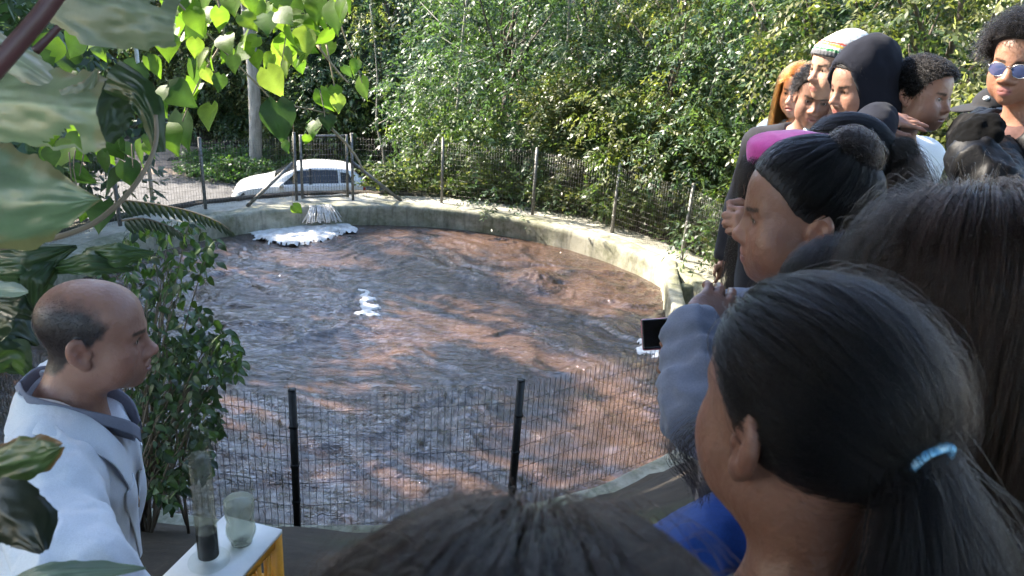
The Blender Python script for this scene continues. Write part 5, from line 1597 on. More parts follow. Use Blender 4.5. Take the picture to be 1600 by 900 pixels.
# --- blue jacket, mostly hidden ----------------------------------------------
hj = W_(1345, 505, 1.08)
P = Person('person', 'person with straight black hair in a bright blue jacket behind the ponytail girl', hj, (-.75, .66), -12, 0, .98, None, (.25, .12, .08), tfwd=(-.35, .93), hf=.006, cf=.02, build=1.0, nb=W_(1262, 800, 1.02),
           arms={1: (W_(1090, 910, .98), W_(1130, 1040, 1.02)), 0: None})
P.body(); P.garment('jacket', C_['blue'], .016, -.66, .012, 10, 6, res=.012); P.lower(M['trousers_dark'])
P.hair_cap(M['scalp_dark'], .005)
S = hang(P, P.roots(12000, 51), 22, .018, None, (.006, .022), 52, .001, None, .5, .5); hair(P, S, .00019, .0001, M['hair_black'])
# one wavy lock falling forward over the blue shoulder
r = np.random.default_rng(53); n = 110; k = 26; t = np.linspace(0, 1, k)[None, :, None]
A0 = W_(1150, 610, .90); A1 = W_(1058, 700, .89); A2 = W_(1088, 778, .88)
S = (1 - t) ** 2 * A0 + 2 * t * (1 - t) * (A1 + CR * -.012) + t ** 2 * A2 + CR * (.010 * np.sin(t * 9)) + r.normal(size=(n, 1, 3)) * .007 * (.5 + .8 * np.sin(t * 3.1)) + np.cumsum(r.normal(size=(n, k, 3)), 1) * .0009
hair_object('hair_lock', S, .00022, .00012, M['hair_black'], P.root)

# --- pink beret ---------------------------------------------------------------
hk = W_(1232, 314, 1.66)
fw_ = W_(1196, 362, 1.60); fe = W_(1205, 440, 1.62); fy = nrm(W_(1160, 345, 1.58) - fw_); fz = nrm(-CF + CU * .2 - fy * (-CF @ fy)); fx = np.cross(fy, fz)
P = Person('person', 'girl in a pink beret with her hand at her mouth behind the bun girl', hk, (-.99, .1), -2, 0, 1.0, dict(nose=.9), (.30, .15, .10), tfwd=(-.9, .4), hf=.0048, cf=.02, arms={1: (fe, fw_), 0: None}, hands=[(fw_, np.stack([fx, fy, fz], 1), (.95, .95, .95, 1.0), .8, .8)])
P.body(); P.garment('top', C_['dark'], .014, -.62, .008, seed=11, res=.016); P.lower(M['trousers_dark'])
P.hair_cap(M['scalp_dark'], .006)
S = hang(P, P.roots(7000, 61), 24, .019, None, (.006, .022), 62, .002, None, .5, .25); hair(P, S, .0003, .00015, M['hair_black'])
bf = lambda h: smax(smin(ell(h, (.0, -.015, .112), (.098, .110, .030)), ell(h, (0, -.01, .085), (.082, .102, .045)), .03), .070 - h[:, 2] - h[:, 1] * .15, .01) + fbm(h * 22, 3, 5) * .003
sdf_child(P, 'beret', bf, P.wld((0, -.01, .10)), .15, .006, C_['pink'])

# --- pulled-back hair behind the bun -------------------------------------------
hq = W_(1312, 262, 2.05)
P = Person('person', 'girl with sleek black hair tied back by a dark scrunchie', hq, (-.86, .5), -6, 0, 1.06, None, (.27, .13, .09), tfwd=(-.8, .55), hf=.006, cf=.022)
P.body(); P.garment('top', C_['teal'], .014, -.62, .008, seed=12, res=.018); P.lower(M['trousers_blue'])
P.hair_cap(M['scalp_dark'], .005)
tq = np.array([0, -.112, .045])
S = comb_to(P, P.roots(8000, 71), tq, 14, (.005, .016), .0002, 72); hair(P, S, .0003, .0002, M['hair_black'])
hair(P, coil(tq + [0, -.02, 0], .032, 700, 73), .0003, .0002, M['scalp_dark'], 'scrunchie')
r = np.random.default_rng(74); n = 2500; k = 16; t = np.linspace(0, 1, k)[None, :, None]; g = np.array([0, 0, -1.0]) @ P.R
S = tq + r.normal(size=(n, 1, 3)) * .012 + np.array([0, -.07, .02]) * np.sin(t * 1.57) + g * .22 * t ** 1.6 + r.normal(size=(n, 1, 3)) * .03 * t + np.cumsum(r.normal(size=(n, k, 3)), 1) * .0015
hair(P, S, .0003, .00015, M['hair_dark'], 'ponytail')

# --- red-haired woman -----------------------------------------------------------
hr = W_(1251, 143, 3.70)
P = Person('person', 'woman with long red hair at the far end of the group', hr, (-.62, -.6), -6, 0, .98, dict(nose=.95), (.50, .30, .23), (.45, .17, .15), hf=.006, cf=.024, tfwd=(-.7, -.5), nb=None)
P.body(); P.garment('top', C_['denim_light'], .014, -.6, .008, seed=13, res=.02); P.lower(M['trousers_blue'])
P.hair_cap(M['scalp_red'], .006)
def faceclear(p, o):
    k = (p[:, 1] > .03) & (np.abs(p[:, 0]) < .06) & (p[:, 2] < .06)
    p = p.copy(); p[k, 0] = np.sign(p[k, 0] + 1e-5) * .062; return p
S = hang(P, P.roots(5000, 81), 26, .019, None, (.008, .028), 82, .003, None, .8, .4, faceclear); hair(P, S, .0006, .0003, M['hair_red'])

# --- boy in front of her -----------------------------------------------------------
hc = W_(1274, 152, 3.25)
P = Person('person', 'dark haired boy looking down between the redhead and the beanie', hc, (-.25, -.9), -10, 4, .98, dict(nosew=1.2, lips=1.2), (.24, .125, .085), hf=.006, cf=.024, tfwd=(-.4, -.8))
P.body(); P.garment('top', C_['dark'], .014, -.6, .008, seed=14, res=.02); P.lower(M['trousers_dark'])
P.hair_cap(M['scalp_dark'], .010, .01)
S = curly(P, P.roots(4500, 91, .008), .028, 8, 92, .005, (0, .5, .2), 1.5, .004); hair(P, S, .0006, .0003, M['hair_frizz'])

# --- beanie ---------------------------------------------------------------------------
hbn = W_(1305, 108, 3.15)
P = Person('person', 'person in a pale knitted beanie with red yellow and green stripes', hbn, (-.90, -.30), -4, 0, 1.02, dict(nose=1.05, lips=1.2), (.46, .28, .20), hf=.006, cf=.024, tfwd=(-.9, -.1))
P.body(); P.garment('shirt', C_['denim_light'], .016, -.6, .008, seed=15, res=.02); P.lower(M['trousers_blue'])
def bline(h): return h[:, 2] + .30 * np.clip(-h[:, 1], -.1, .1) * -1
def beanief(h):
    d = smin(skull(h) - .012, ell(h, (0, -.055, .075), (.075, .085, .072)) - .004, .03)
    rib = np.sin(np.arctan2(h[:, 0], h[:, 1] + .01) * 46) * .0012
    return smax(d + rib, -(h[:, 2] - .034 - .26 * h[:, 1]), .006)
def beaniec(h):
    t = h[:, 2] - .034 - .26 * h[:, 1] + fbm(h * 40, 2, 8) * .0015
    C = np.repeat(np.array([[.55, .54, .52]]), len(h), 0); C += (fbm(h * 45, 3, 9) * .16)[:, None]
    for a, b_, c in ((.000, .020, (.10, .10, .11)), (.022, .030, (.03, .22, .07)), (.030, .040, (.75, .73, .62)), (.040, .050, (.72, .45, .07)), (.052, .060, (.55, .07, .04))):
        C[(t > a) & (t < b_)] = c
    return np.clip(C, .02, .9)
k = N('knit'); v = k.coord(); M['knit'] = k.surf(k.pbr(k.vcol(), .95, k.bump(k.noise(v, 220, 3), .6, .003)))
sdf_child(P, 'beanie', beanief, P.wld((0, -.02, .08)), .16, .0045, M['knit'], beaniec)

# --- hooded ----------------------------------------------------------------------------
hh = W_(1342, 136, 2.87)
kw = W_(1370, 184, 2.60); ke = W_(1335, 262, 2.50); ky = nrm(W_(1428, 190, 2.60) - kw); kz = nrm(-CF * .7 + CU * .7 - ky * ((-CF * .7 + CU * .7) @ ky)); kx = np.cross(ky, kz)
P = Person('person', 'teenager in a dark navy hood with one hand on the shoulder', hh, (-.90, -.28), -12, 0, 1.02, dict(nose=1.15, lips=1.2), (.30, .16, .11), hf=.0055, cf=.022, tfwd=(-.85, -.1), lean=4,
           arms={1: (ke, kw), 0: None}, hands=[(kw, np.stack([kx, ky, kz], 1), (.12, .1, .15, .2), .1, 1.0)], build=1.02)
P.body()
def hoodk(p, b, d):
    h = P.loc(p)
    s0 = smin(ell(h, (0, -.022, .032), (.104, .128, .128)), ell(h, (0, -.060, .085), (.07, .085, .085)), .05)
    s0 = smin(s0, ell(h, (0, -.04, -.10), (.115, .12, .10)), .06)
    s0 = smax(s0, -ell(h, (0, .135, -.015), (.083, .112, .125)), .012)
    s0 = s0 + fbm(p * 20 * np.array([1, 1, .5], np.float32), 3, 78) * .005
    return smin(d, s0, .05)
P.garment('hoodie', C_['navy'], .020, -.62, .012, 8, 16, (.070, .10), (0, .06, .07), .93, .010, hoodk, sleeve_add=.014); P.lower(M['trousers_dark'])
P.hair_cap(M['scalp_dark'], .005)
S = curly(P, P.roots(2500, 101), .018, 6, 102, .003, (0, .3, 0), 1, .003); hair(P, S, .0005, .0003, M['hair_black'])

# --- boy in the polo shirt --------------------------------------------------------------
hpo = W_(1440, 148, 2.84)
P = Person('person', 'boy in a white polo shirt with a round chest emblem looking right', hpo, (.58, -.81), -3, 0, 1.02, dict(fat=.010, nose=.85, nosew=1.1, lips=1.1, jaw=1.02), (.29, .155, .105), (.26, .11, .09), hf=.0045, cf=.022, tfwd=(.45, -.88), build=1.12)
P.body(); P.garment('polo_shirt', C_['polo'], .010, -.62, .003, 8, 17, (.072, .085), (0, .04, .065), 1, .010, short=None); P.lower(M['trousers_dark'])
P.hair_cap(M['scalp_dark'], .012, -.002)
S = curly(P, P.roots(9000, 111, -.004), .018, 7, 112, .0035, (0, .35, .1), 1.2, .004); hair(P, S, .0006, .0004, M['hair_frizz'])
for sgn in (1, -1):
    b = lambda v: P.bw((v[0] * sgn, v[1], v[2]))
    sheet('collar', [[b((0, -.082, .025)), b((0, -.092, .036)), b((0, -.108, .002))], [b((.066, -.045, .020)), b((.074, -.048, .030)), b((.092, -.055, -.004))], [b((.080, .025, .005)), b((.087, .028, .012)), b((.115, .036, -.025))],
                     [b((.052, .085, -.035)), b((.056, .092, -.028)), b((.096, .116, -.075))], [b((.010, .110, -.065)), b((.012, .118, -.060)), b((.050, .140, -.110))]], C_['polo'], P.root, .003)
def on_cloth(P, u, v_, lift=.003):
    """point on the front of the garment at body-local x=u, z=v_"""
    y = .30
    for _ in range(26):
        p = P.bw((u, y, v_)).astype(np.float32)[None]; d = float(P.gfun(p)[0]); y -= max(d * .6, 0.0005) if d > 0 else 0
        if d < .001: break
    return P.bw((u, y + lift, v_))
em = MB(); cx, cz = -.060, -.068
def arc(r0, r1, a0, a1, n, mbx, jag=0):
    A = np.linspace(a0, a1, n); V = []
    for a in A:
        for rr in (r0, r1): V.append(on_cloth(P, cx + math.cos(a) * rr, cz + math.sin(a) * rr))
    q = np.arange(n - 1) * 2
    mbx.add(V, np.stack([q, q + 1, q + 3, q + 2], 1))
em1 = MB(); arc(.028, .033, 0, 6.29, 30, em1); em1.build('emblem_ring', mat_plain('purple_print', (.20, .13, .24), .8), P.root)
em2 = MB()
for q in range(22):
    a = q * 2 * math.pi / 22; arc(.035, .041, a, a + .17, 3, em2)
for q in range(5): arc(.005 + q * .0048, .008 + q * .0048, .3 + q * .5, 2.6 + q * .6, 8, em2)
em2.build('emblem_print', mat_plain('blue_print', (.16, .18, .34), .8), P.root)

# --- leather jacket, sunglasses and glove -------------------------------------------------
hle = W_(1597, 100, 2.42)
gw = W_(1520, 246, 2.12); ge = W_(1572, 335, 2.05); gy = nrm(W_(1512, 195, 2.14) - gw); gzv = nrm(CR * -.8 - CF * .4 - gy * ((CR * -.8 - CF * .4) @ gy)); gx = np.cross(gy, gzv)
P = Person('person', 'teenager in sunglasses and black leather jacket with a gloved fist raised', hle, (-.72, -.62), -7, 0, 1.0, dict(nose=1.0, nosew=1.35, lips=1.7, jaw=.98), (.27, .135, .085), (.30, .12, .11), hf=.0042, cf=.022, tfwd=(-.95, -.30), nb=hle + np.array([.085, .03, -.185]),
           arms={0: (ge, gw), 1: None}, hands=[(gw, np.stack([gx, gy, gzv], 1), (.9, .9, .95, 1.0), .7, 1.0)])
P.body()
P.garment('shirt', mat_cloth('print_shirt', (.10, .055, .05), .9, 60, .7), .008, -.6, .004, seed=19, res=.012, neck=(.060, .068), neck_c=(0, .02, .075), cut=.5)
def openf(p, b, d):
    v = np.abs(b[:, 0]) - np.interp(b[:, 2], [-.45, -.1, .1], [.012, .050, .085])
    return smax(d, -np.maximum(v * -1, -1) * (b[:, 1] > .0) + np.where(b[:, 1] > 0, 0, -9), .008) if False else np.where(b[:, 1] > .02, smax(d, -v, .008), d)
P.garment('leather_jacket', C_['leather'], .020, -.60, .012, 17, 20, (.088, .11), (0, .05, .05), .95, .009, openf, sleeve_add=.016); P.lower(M['trousers_dark'])
P.hair_cap(M['hair_frizz'] and M['scalp_dark'], .016, .006)
S = curly(P, P.roots(9000, 121, .006), .052, 9, 122, .006, (0, 0, .35), 2.5, .008); hair(P, S, .0004, .0003, M['hair_frizz'])
def glovef(p):
    d = hand_sdf(((p - gw.astype(np.float32)) @ np.stack([gx, gy, gzv], 1).astype(np.float32)).astype(np.float32), (.9, .9, .95, 1.0), .7, 1.0) - .009
    return smin(d, cap(p, gw - gy * .05, gw + gy * .03, .034, .040), .03) + fbm(p * 60, 3, 6) * .003
sdf_child(P, 'glove', glovef, gw + gy * .06, .16, .005, C_['black'], None, False)
mb = MB(); lens = MB()
for e in (-1, 1):
    th = np.linspace(0, 2 * math.pi, 25); cx_, cy_ = e * .032, .098
    ring_ = np.stack([cx_ + .026 * np.cos(th) * (1 + .08 * np.sin(th)), cy_ - .25 * np.abs(np.cos(th) * .026 + 0) * 0 - .10 * np.abs(cx_ + .026 * np.cos(th)), -.006 + .020 * np.sin(th)], 1)
    mb.tube(P.wld(ring_), .0012, 6, False)
    n0 = 24; V = np.concatenate([ring_[:24], [[cx_, cy_ + .001, -.006]]]); lens.add(P.wld(V), [], [[q, (q + 1) % 24, 24] for q in range(24)])
    mb.tube(P.wld(np.array([[e * .057, .090, .0], [e * .074, .06, .002], [e * .080, -.01, .004]])), .0013, 6)
mb.tube(P.wld(np.array([[-.008, .099, .004], [0, .102, .007], [.008, .099, .004]])), .0013, 6)
mb.build('glasses_frame', mat_plain('silver_wire', (.5, .5, .52), .25, metal=.9), P.root, True)
k = N('blue_lens'); mx = k.n('MixShader'); mx.inputs[0].default_value = .55; tr = k.n('BsdfTransparent'); tr.inputs[0].default_value = (.25, .32, .6, 1); k.l(tr.outputs[0], mx.inputs[1]); k.l(k.pbr((.08, .11, .25), .08), mx.inputs[2])
lens.build('glasses_lens', k.surf(mx.outputs[0]), P.root, True)
mb = MB()
for q in range(2):
    A = np.linspace(-.9, .9, 25); L = [P.bw((math.sin(a) * .075, .035 + .085 * math.cos(a) , -.012 - .075 * math.cos(a) - q * .03 * math.cos(a))) for a in A]
    mb.tube(np.array(L), .003, 6)
mb.build('necklace', mat_plain('chain', (.45, .44, .42), .3, metal=.9), P.root, True)

# --- black cap behind ------------------------------------------------------------------------
hca = W_(1562, 182, 3.1)
P = Person('person', 'person in a black cap behind the leather jacket', hca, (-.85, .1), -14, 0, 1.0, None, (.42, .25, .18), hf=.006, cf=.024)
P.body(); P.garment('top', C_['black'], .014, -.6, .008, seed=22, res=.02); P.lower(M['trousers_dark'])
def capf(h):
    d = smax(skull(h) - .010, -(h[:, 2] - .045 - .12 * h[:, 1]), .006)
    br = smax(ell(h, (0, .095, .052), (.078, .085, .010)), -(h[:, 1] - .04), .01)
    return smin(d, br, .006)
sdf_child(P, 'cap', capf, P.wld((0, .02, .08)), .2, .005, mat_cloth('black_cap', (.022, .022, .025)))
sdf_child(P, 'cap_patch', lambda h: ell(h, (-.045, .066, .088), (.014, .012, .009)), P.wld((-.045, .066, .088)), .03, .003, mat_plain('white_patch', (.7, .7, .68), .8))
# ------------------------------------------------------------------ vine, broad leaves, fern and shrub on the left
def leaf_mesh(name, L, Wd, col, heart=True, bend=.25, fold=.25, seed=0, mat=None, n=9):
    """one leaf: base at origin, tip along +y, face +z"""
    r = np.random.default_rng(seed); ts = np.linspace(0, 1, n)
    if heart: w = np.interp(ts, [0, .06, .18, .35, .6, .85, 1], [.30, .72, .98, 1.0, .66, .22, 0.0])
    else: w = np.sin(np.clip(ts, 0, 1) ** .8 * math.pi) ** .8
    V = []; C = []
    for i, t in enumerate(ts):
        for u in (-1, -.55, 0, .55, 1):
            x = u * w[i] * Wd / 2; y = t * L - (abs(u) * .16 * L * (1 - t) ** 6 if heart else 0)
            z = -bend * L * t * t + fold * abs(x) + .03 * L * math.sin(3 * t + u * 2 + seed)
            V.append((x, y, z))
            k = 1.0 + .25 * (u == 0) + .1 * r.normal()
            C.append([max(.004, c * k) for c in col])
    m = 5; i, j = np.meshgrid(np.arange(n - 1), np.arange(m - 1), indexing='ij'); q = (i * m + j).ravel()
    return mesh_np(name, V, np.stack([q, q + 1, q + m + 1, q + m], 1), True, np.array(C), mat)
def place_leaf(me, parent, pos, ydir, zdir, sc):
    y = nrm(ydir); z = np.asarray(zdir, float); z = nrm(z - y * (z @ y)); x = np.cross(y, z)
    o = bpy.data.objects.new('leaf', me); COL.objects.link(o); o.parent = parent
    p = np.asarray(pos) - np.array(parent.location)
    o.matrix_local = Matrix(((x[0] * sc, y[0] * sc, z[0] * sc, p[0]), (x[1] * sc, y[1] * sc, z[1] * sc, p[1]), (x[2] * sc, y[2] * sc, z[2] * sc, p[2]), (0, 0, 0, 1)))
    return o
rl = np.random.default_rng(17)
VL = [leaf_mesh('vine_leaf', 1, .92, c, True, b_, f, sd, M['vine_leaf']) for sd, (c, b_, f) in enumerate([((.13, .22, .035), .2, .15), ((.11, .19, .03), .35, .2), ((.17, .25, .05), .15, .1), ((.09, .17, .03), .3, -.1), ((.20, .26, .07), .25, .25)])]
VD = [leaf_mesh('vine_leaf_dark', 1, .9, c, True, b_, f, sd, M['vine_leaf']) for sd, (c, b_, f) in enumerate([((.045, .085, .025), .25, .15), ((.035, .07, .025), .3, .2)])]  # same leaf in darker colours, standing in for leaves in shadow
vine = empty('climbing_vine', at_depth(430, -60, 2.5), 'climbing vine with sunlit heart shaped leaves hanging at the top left', 'vine')
VP = [(283, 17, 55), (314, 54, 45), (342, 30, 36), (389, 67, 50), (378, 40, 36), (417, 42, 46), (422, 22, 32), (450, 61, 42), (480, 70, 48), (514, 62, 34), (444, 89, 52), (425, 97, 26), (417, 130, 48), (467, 105, 26), (500, 158, 38), (522, 147, 26), (528, 162, 28), (565, 139, 36), (558, 105, 24), (536, 114, 22), (492, 203, 30), (512, 194, 30), (480, 219, 17), (444, 230, 19), (300, 114, 42), (283, 205, 60), (311, 155, 52), (330, 183, 42), (258, 155, 38), (525, 28, 52), (539, 12, 46), (494, 17, 42), (461, 17, 42), (405, 18, 36), (361, 8, 42), (330, 5, 46), (300, 35, 40), (350, 75, 40), (365, 100, 30), (325, 95, 34), (305, 75, 30), (290, 140, 34), (400, 95, 30), (435, 35, 40), (470, 40, 38), (505, 45, 30), (275, 60, 36), (345, 130, 28), (320, 120, 24), (458, 330, 20), (440, 0, 50), (390, 5, 44), (520, 80, 30), (480, 0, 44)]
for i, (x, y, s) in enumerate(VP):
    w = 2.5 + rl.normal() * .14; L = s * 1.0 * w / FPX; p = at_depth(x, y - s * .45, w)
    d = -CU * (.8 + .2 * rl.random()) + CR * rl.normal() * .55 + CF * rl.normal() * .35
    z = -CF * (.7 + .3 * rl.random()) + CU * .55 + CR * rl.normal() * .5
    place_leaf(VL[rl.integers(len(VL))] if rl.random() < .85 else VD[0], vine, p, d, z, L)
for i in range(34):
    x = 262 + 270 * rl.random(); y = -10 + 120 * rl.random() ** 1.4; s = 26 + 20 * rl.random(); w = 2.55 + rl.normal() * .2
    place_leaf(VL[rl.integers(len(VL))], vine, at_depth(x, y - s * .4, w), -CU * .8 + CR * rl.normal() * .7 + CF * rl.normal() * .5, -CF * .7 + CU * .6 + CR * rl.normal() * .7, s * w / FPX)
place_leaf(VD[1], vine, at_depth(433, 160, 2.3), -CU + .1 * CR, -CF, 66 * 2.3 / FPX)  # dark copy for one leaf in shadow
for i in range(62):       # inner part of the vine behind the big leaves, darker copies for shade
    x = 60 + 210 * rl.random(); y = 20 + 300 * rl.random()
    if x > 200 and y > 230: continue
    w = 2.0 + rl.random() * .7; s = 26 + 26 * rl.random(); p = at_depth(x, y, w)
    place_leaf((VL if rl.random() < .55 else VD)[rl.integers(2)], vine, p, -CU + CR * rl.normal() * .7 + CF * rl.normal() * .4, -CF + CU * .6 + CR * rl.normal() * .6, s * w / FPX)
st = MB()
def pline(pts, r0, r1, n=6, mbx=None):
    P_ = np.array([at_depth(*p) for p in pts]); 
    # smooth
    t = np.linspace(0, 1, len(P_)); tt = np.linspace(0, 1, len(P_) * 4); Q_ = np.stack([np.interp(tt, t, P_[:, q]) for q in range(3)], 1)
    for _ in range(3): Q_[1:-1] = (Q_[:-2] + 2 * Q_[1:-1] + Q_[2:]) / 4
    mbx.tube(Q_, np.linspace(r0, r1, len(Q_)), n)
for pts, r0, r1 in [([(495, 70, 2.5), (530, 115, 2.5), (545, 130, 2.5)], .004, .003), ([(517, 200, 2.5), (545, 228, 2.5), (560, 250, 2.5), (568, 268, 2.5)], .005, .003), ([(430, 160, 2.5), (470, 168, 2.5), (508, 176, 2.5)], .004, .002), ([(455, -20, 2.5), (448, 50, 2.5), (438, 110, 2.5)], .003, .0015), ([(335, -20, 2.5), (355, 55, 2.5), (320, 110, 2.5), (300, 150, 2.5), (285, 190, 2.5)], .004, .002), ([(510, 70, 2.5), (520, 120, 2.5), (525, 150, 2.5)], .0035, .002), ([(265, -10, 2.5), (340, 70, 2.5), (420, 150, 2.5), (430, 165, 2.5)], .004, .002), ([(560, 110, 2.5), (566, 130, 2.5)], .002, .0015), ([(500, 140, 2.5), (510, 190, 2.5), (492, 205, 2.5)], .002, .0015), ([(540, -20, 2.5), (530, 40, 2.5), (560, 105, 2.5)], .003, .0015), ([(458, 180, 2.5), (459, 260, 2.5), (457, 325, 2.5)], .0007, .0006), ([(548, 232, 2.5), (540, 247, 2.5)], .002, .001)]:
    pline(pts, r0, r1, 6, st)
st.build('stem', M['vine_stem'], vine, True)

def big_leaf(parent, mid, hw, col, tilt=0.0, seed=0, name='leaf', wav=.02, stripe=.10, tears=(), edge=None, square=False, nu=25, nt=30):
    """broad leaf: mid = [(px,py,w)], hw = half widths in photo pixels at those stations"""
    Pm = np.array([at_depth(*p) for p in mid]); ws = np.array([m_[2] for m_ in mid]); t0 = np.linspace(0, 1, len(mid)); ts = np.linspace(0, 1, nt)
    Q_ = np.stack([np.interp(ts, t0, Pm[:, q]) for q in range(3)], 1)
    for _ in range(6): Q_[1:-1] = (Q_[:-2] + 2 * Q_[1:-1] + Q_[2:]) / 4
    h = np.interp(ts, t0, np.array(hw) * ws / FPX); hh = h.copy()
    for _ in range(3): hh[1:-1] = (hh[:-2] + 2 * hh[1:-1] + hh[2:]) / 4
    T = np.gradient(Q_, axis=0); T /= np.linalg.norm(T, axis=1)[:, None]
    view = Q_ - CO; view /= np.linalg.norm(view, axis=1)[:, None]
    S = np.cross(T, view); S /= np.linalg.norm(S, axis=1)[:, None]; S = S + view * tilt; S /= np.linalg.norm(S, axis=1)[:, None]
    Nn = np.cross(S, T)
    us = np.linspace(-1, 1, nu); r = np.random.default_rng(seed); V = np.zeros((nt, nu, 3)); C = np.zeros((nt, nu, 3))
    nz = fbm(np.stack(np.meshgrid(ts * 4, us * 3, [seed * 3.3], indexing='ij'), -1)[:, :, 0], 3, seed)
    jag = fbm(np.stack([ts * 14, ts * 0 + seed, ts * 0], 1), 3, seed + 5) * .08
    vein = fbm(np.stack(np.meshgrid(ts * 1.5, us * 34, [seed * 1.7], indexing='ij'), -1)[:, :, 0], 2, seed + 2)
    for j, u in enumerate(us):
        e = hh * u * (1 + (jag if abs(u) > .9 else 0))
        V[:, j] = Q_ + S * e[:, None] + Nn * ((abs(u) ** 1.5 * hh * .35) + nz[:, j] * wav * .45)[:, None]
        k = (1 + stripe * vein[:, j] + .3 * (abs(u) < .05))[:, None]
        C[:, j] = np.array(col) * k
        if edge is not None:
            m = sstep(.80, 1.0, max(abs(u), 0) * np.ones(nt) + nz[:, j] * .25 + .5 * sstep(.85, 1.0, ts))[:, None] * .8
            C[:, j] = C[:, j] * (1 - m) + np.array(edge) * m
    i, j = np.meshgrid(np.arange(nt - 1), np.arange(nu - 1), indexing='ij'); keep = np.ones(i.shape, bool)
    for (ta, tb, ua, ub) in tears:
        tm = (i / nt >= ta) & (i / nt <= tb); uu = us[j]; f = (i / nt - ta) / max(tb - ta, 1e-6)
        keep &= ~(tm & (uu >= ua) & (uu <= ua + (ub - ua) * f + .02))
    q = (i * nu + j)[keep]
    return link(name, mesh_np(name, V.reshape(-1, 3), np.stack([q, q + 1, q + nu + 1, q + nu], 1), True, np.clip(C.reshape(-1, 3), .004, .8), M['big_leaf']), parent)
plant = empty('broadleaf_plant', at_depth(-120, 700, .95), 'large broad leaved plant with torn grey green leaves close at the left', 'plant')
GG = (.17, .205, .13)
big_leaf(plant, [(-70, 150, .88), (20, 160, .84), (90, 168, .80), (150, 172, .78)], [50, 66, 64, 62], GG, .25, 1, tears=[(.45, .75, -.95, -.45)], edge=(.2, .17, .1), wav=.006)
big_leaf(plant, [(110, 165, .80), (138, 140, .79), (152, 108, .79)], [30, 16, 2], (.13, .15, .09), .3, 2, edge=(.25, .16, .1), wav=.003)
big_leaf(plant, [(-70, 300, .90), (20, 318, .86), (90, 318, .82), (156, 311, .80)], [95, 76, 42, 3], (.12, .17, .11), -.2, 3, edge=(.16, .13, .06), wav=.008)
big_leaf(plant, [(70, -40, .84), (150, 4, .80), (215, 14, .78), (272, 30, .77)], [60, 66, 58, 40], (.12, .14, .095), .2, 4, tears=[(.72, .80, .25, .45)], wav=.006)
big_leaf(plant, [(-30, 60, .86), (40, 100, .84), (80, 128, .82), (118, 152, .82)], [28, 26, 20, 6], (.24, .26, .19), .3, 5, edge=(.3, .26, .16), wav=.004)
big_leaf(plant, [(0, 440, 1.0), (-20, 452, .98), (20, 452, .96), (44, 456, .95)], [3, 10, 13, 2], (.2, .24, .22), .0, 6, wav=.002)
big_leaf(plant, [(-30, 735, .74), (20, 722, .72), (62, 712, .71), (96, 698, .70)], [30, 36, 30, 5], (.075, .105, .045), -.3, 7, edge=(.22, .10, .05), wav=.008)
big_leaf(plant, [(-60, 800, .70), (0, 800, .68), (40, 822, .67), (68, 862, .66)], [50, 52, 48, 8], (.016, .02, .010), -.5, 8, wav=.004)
big_leaf(plant, [(5, 915, .72), (70, 898, .70), (150, 890, .70), (228, 888, .70)], [8, 20, 16, 2], (.13, .18, .14), .2, 9, wav=.003)
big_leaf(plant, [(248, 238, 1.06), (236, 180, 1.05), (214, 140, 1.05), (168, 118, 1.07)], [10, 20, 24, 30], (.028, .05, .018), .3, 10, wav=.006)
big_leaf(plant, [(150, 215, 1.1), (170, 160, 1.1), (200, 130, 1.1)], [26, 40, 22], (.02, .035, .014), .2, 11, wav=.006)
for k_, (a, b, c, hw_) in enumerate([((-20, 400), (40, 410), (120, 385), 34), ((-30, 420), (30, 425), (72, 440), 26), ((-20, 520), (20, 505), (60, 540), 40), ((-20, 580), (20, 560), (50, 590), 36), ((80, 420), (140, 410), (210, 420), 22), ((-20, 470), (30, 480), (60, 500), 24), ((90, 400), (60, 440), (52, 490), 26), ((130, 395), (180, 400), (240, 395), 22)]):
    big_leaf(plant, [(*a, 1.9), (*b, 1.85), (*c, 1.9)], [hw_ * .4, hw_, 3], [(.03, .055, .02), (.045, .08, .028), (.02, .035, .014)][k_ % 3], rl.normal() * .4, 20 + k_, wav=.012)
stm = MB(); pline([(-20, 120, .72), (25, 70, .72), (60, 30, .72), (100, -25, .72)], .0095, .008, 8, stm)
stm.build('stalk', M['red_stem'], plant, True); stm = MB(); pline([(55, 80, .95), (75, 60, .95), (96, 38, .95)], .006, .004, 6, stm); stm.build('stalk', M['red_stem'], plant, True)
stm = MB(); pline([(-10, 388, .98), (45, 380, 1.0), (95, 370, 1.0), (150, 350, 1.02), (205, 300, 1.03), (236, 250, 1.04), (246, 215, 1.05), (243, 180, 1.05)], .0042, .0028, 8, stm); stm.build('leaf_stalk', mat_plain('tan_stalk', (.2, .15, .1), .6), plant, True)
# hanging seed heads and bare twigs in the gap
tw = MB()
for pts in ([(118, 235, 2.0), (114, 262, 2.0), (122, 300, 2.0)], [(108, 238, 2.1), (112, 280, 2.1), (108, 312, 2.1)], [(132, 235, 2.0), (124, 275, 2.0)], [(206, 225, 2.0), (208, 262, 2.0)]): pline(pts, .002, .0012, 5, tw)
tw.build('twig', M['twig'], vine, True)
place_leaf(VD[0], vine, at_depth(80, 232, 2.0), -CU, -CF + .2 * CR, 32 * 2.0 / FPX); place_leaf(VD[1], vine, at_depth(88, 262, 2.0), -CU + .2 * CR, -CF, 26 * 2.0 / FPX)

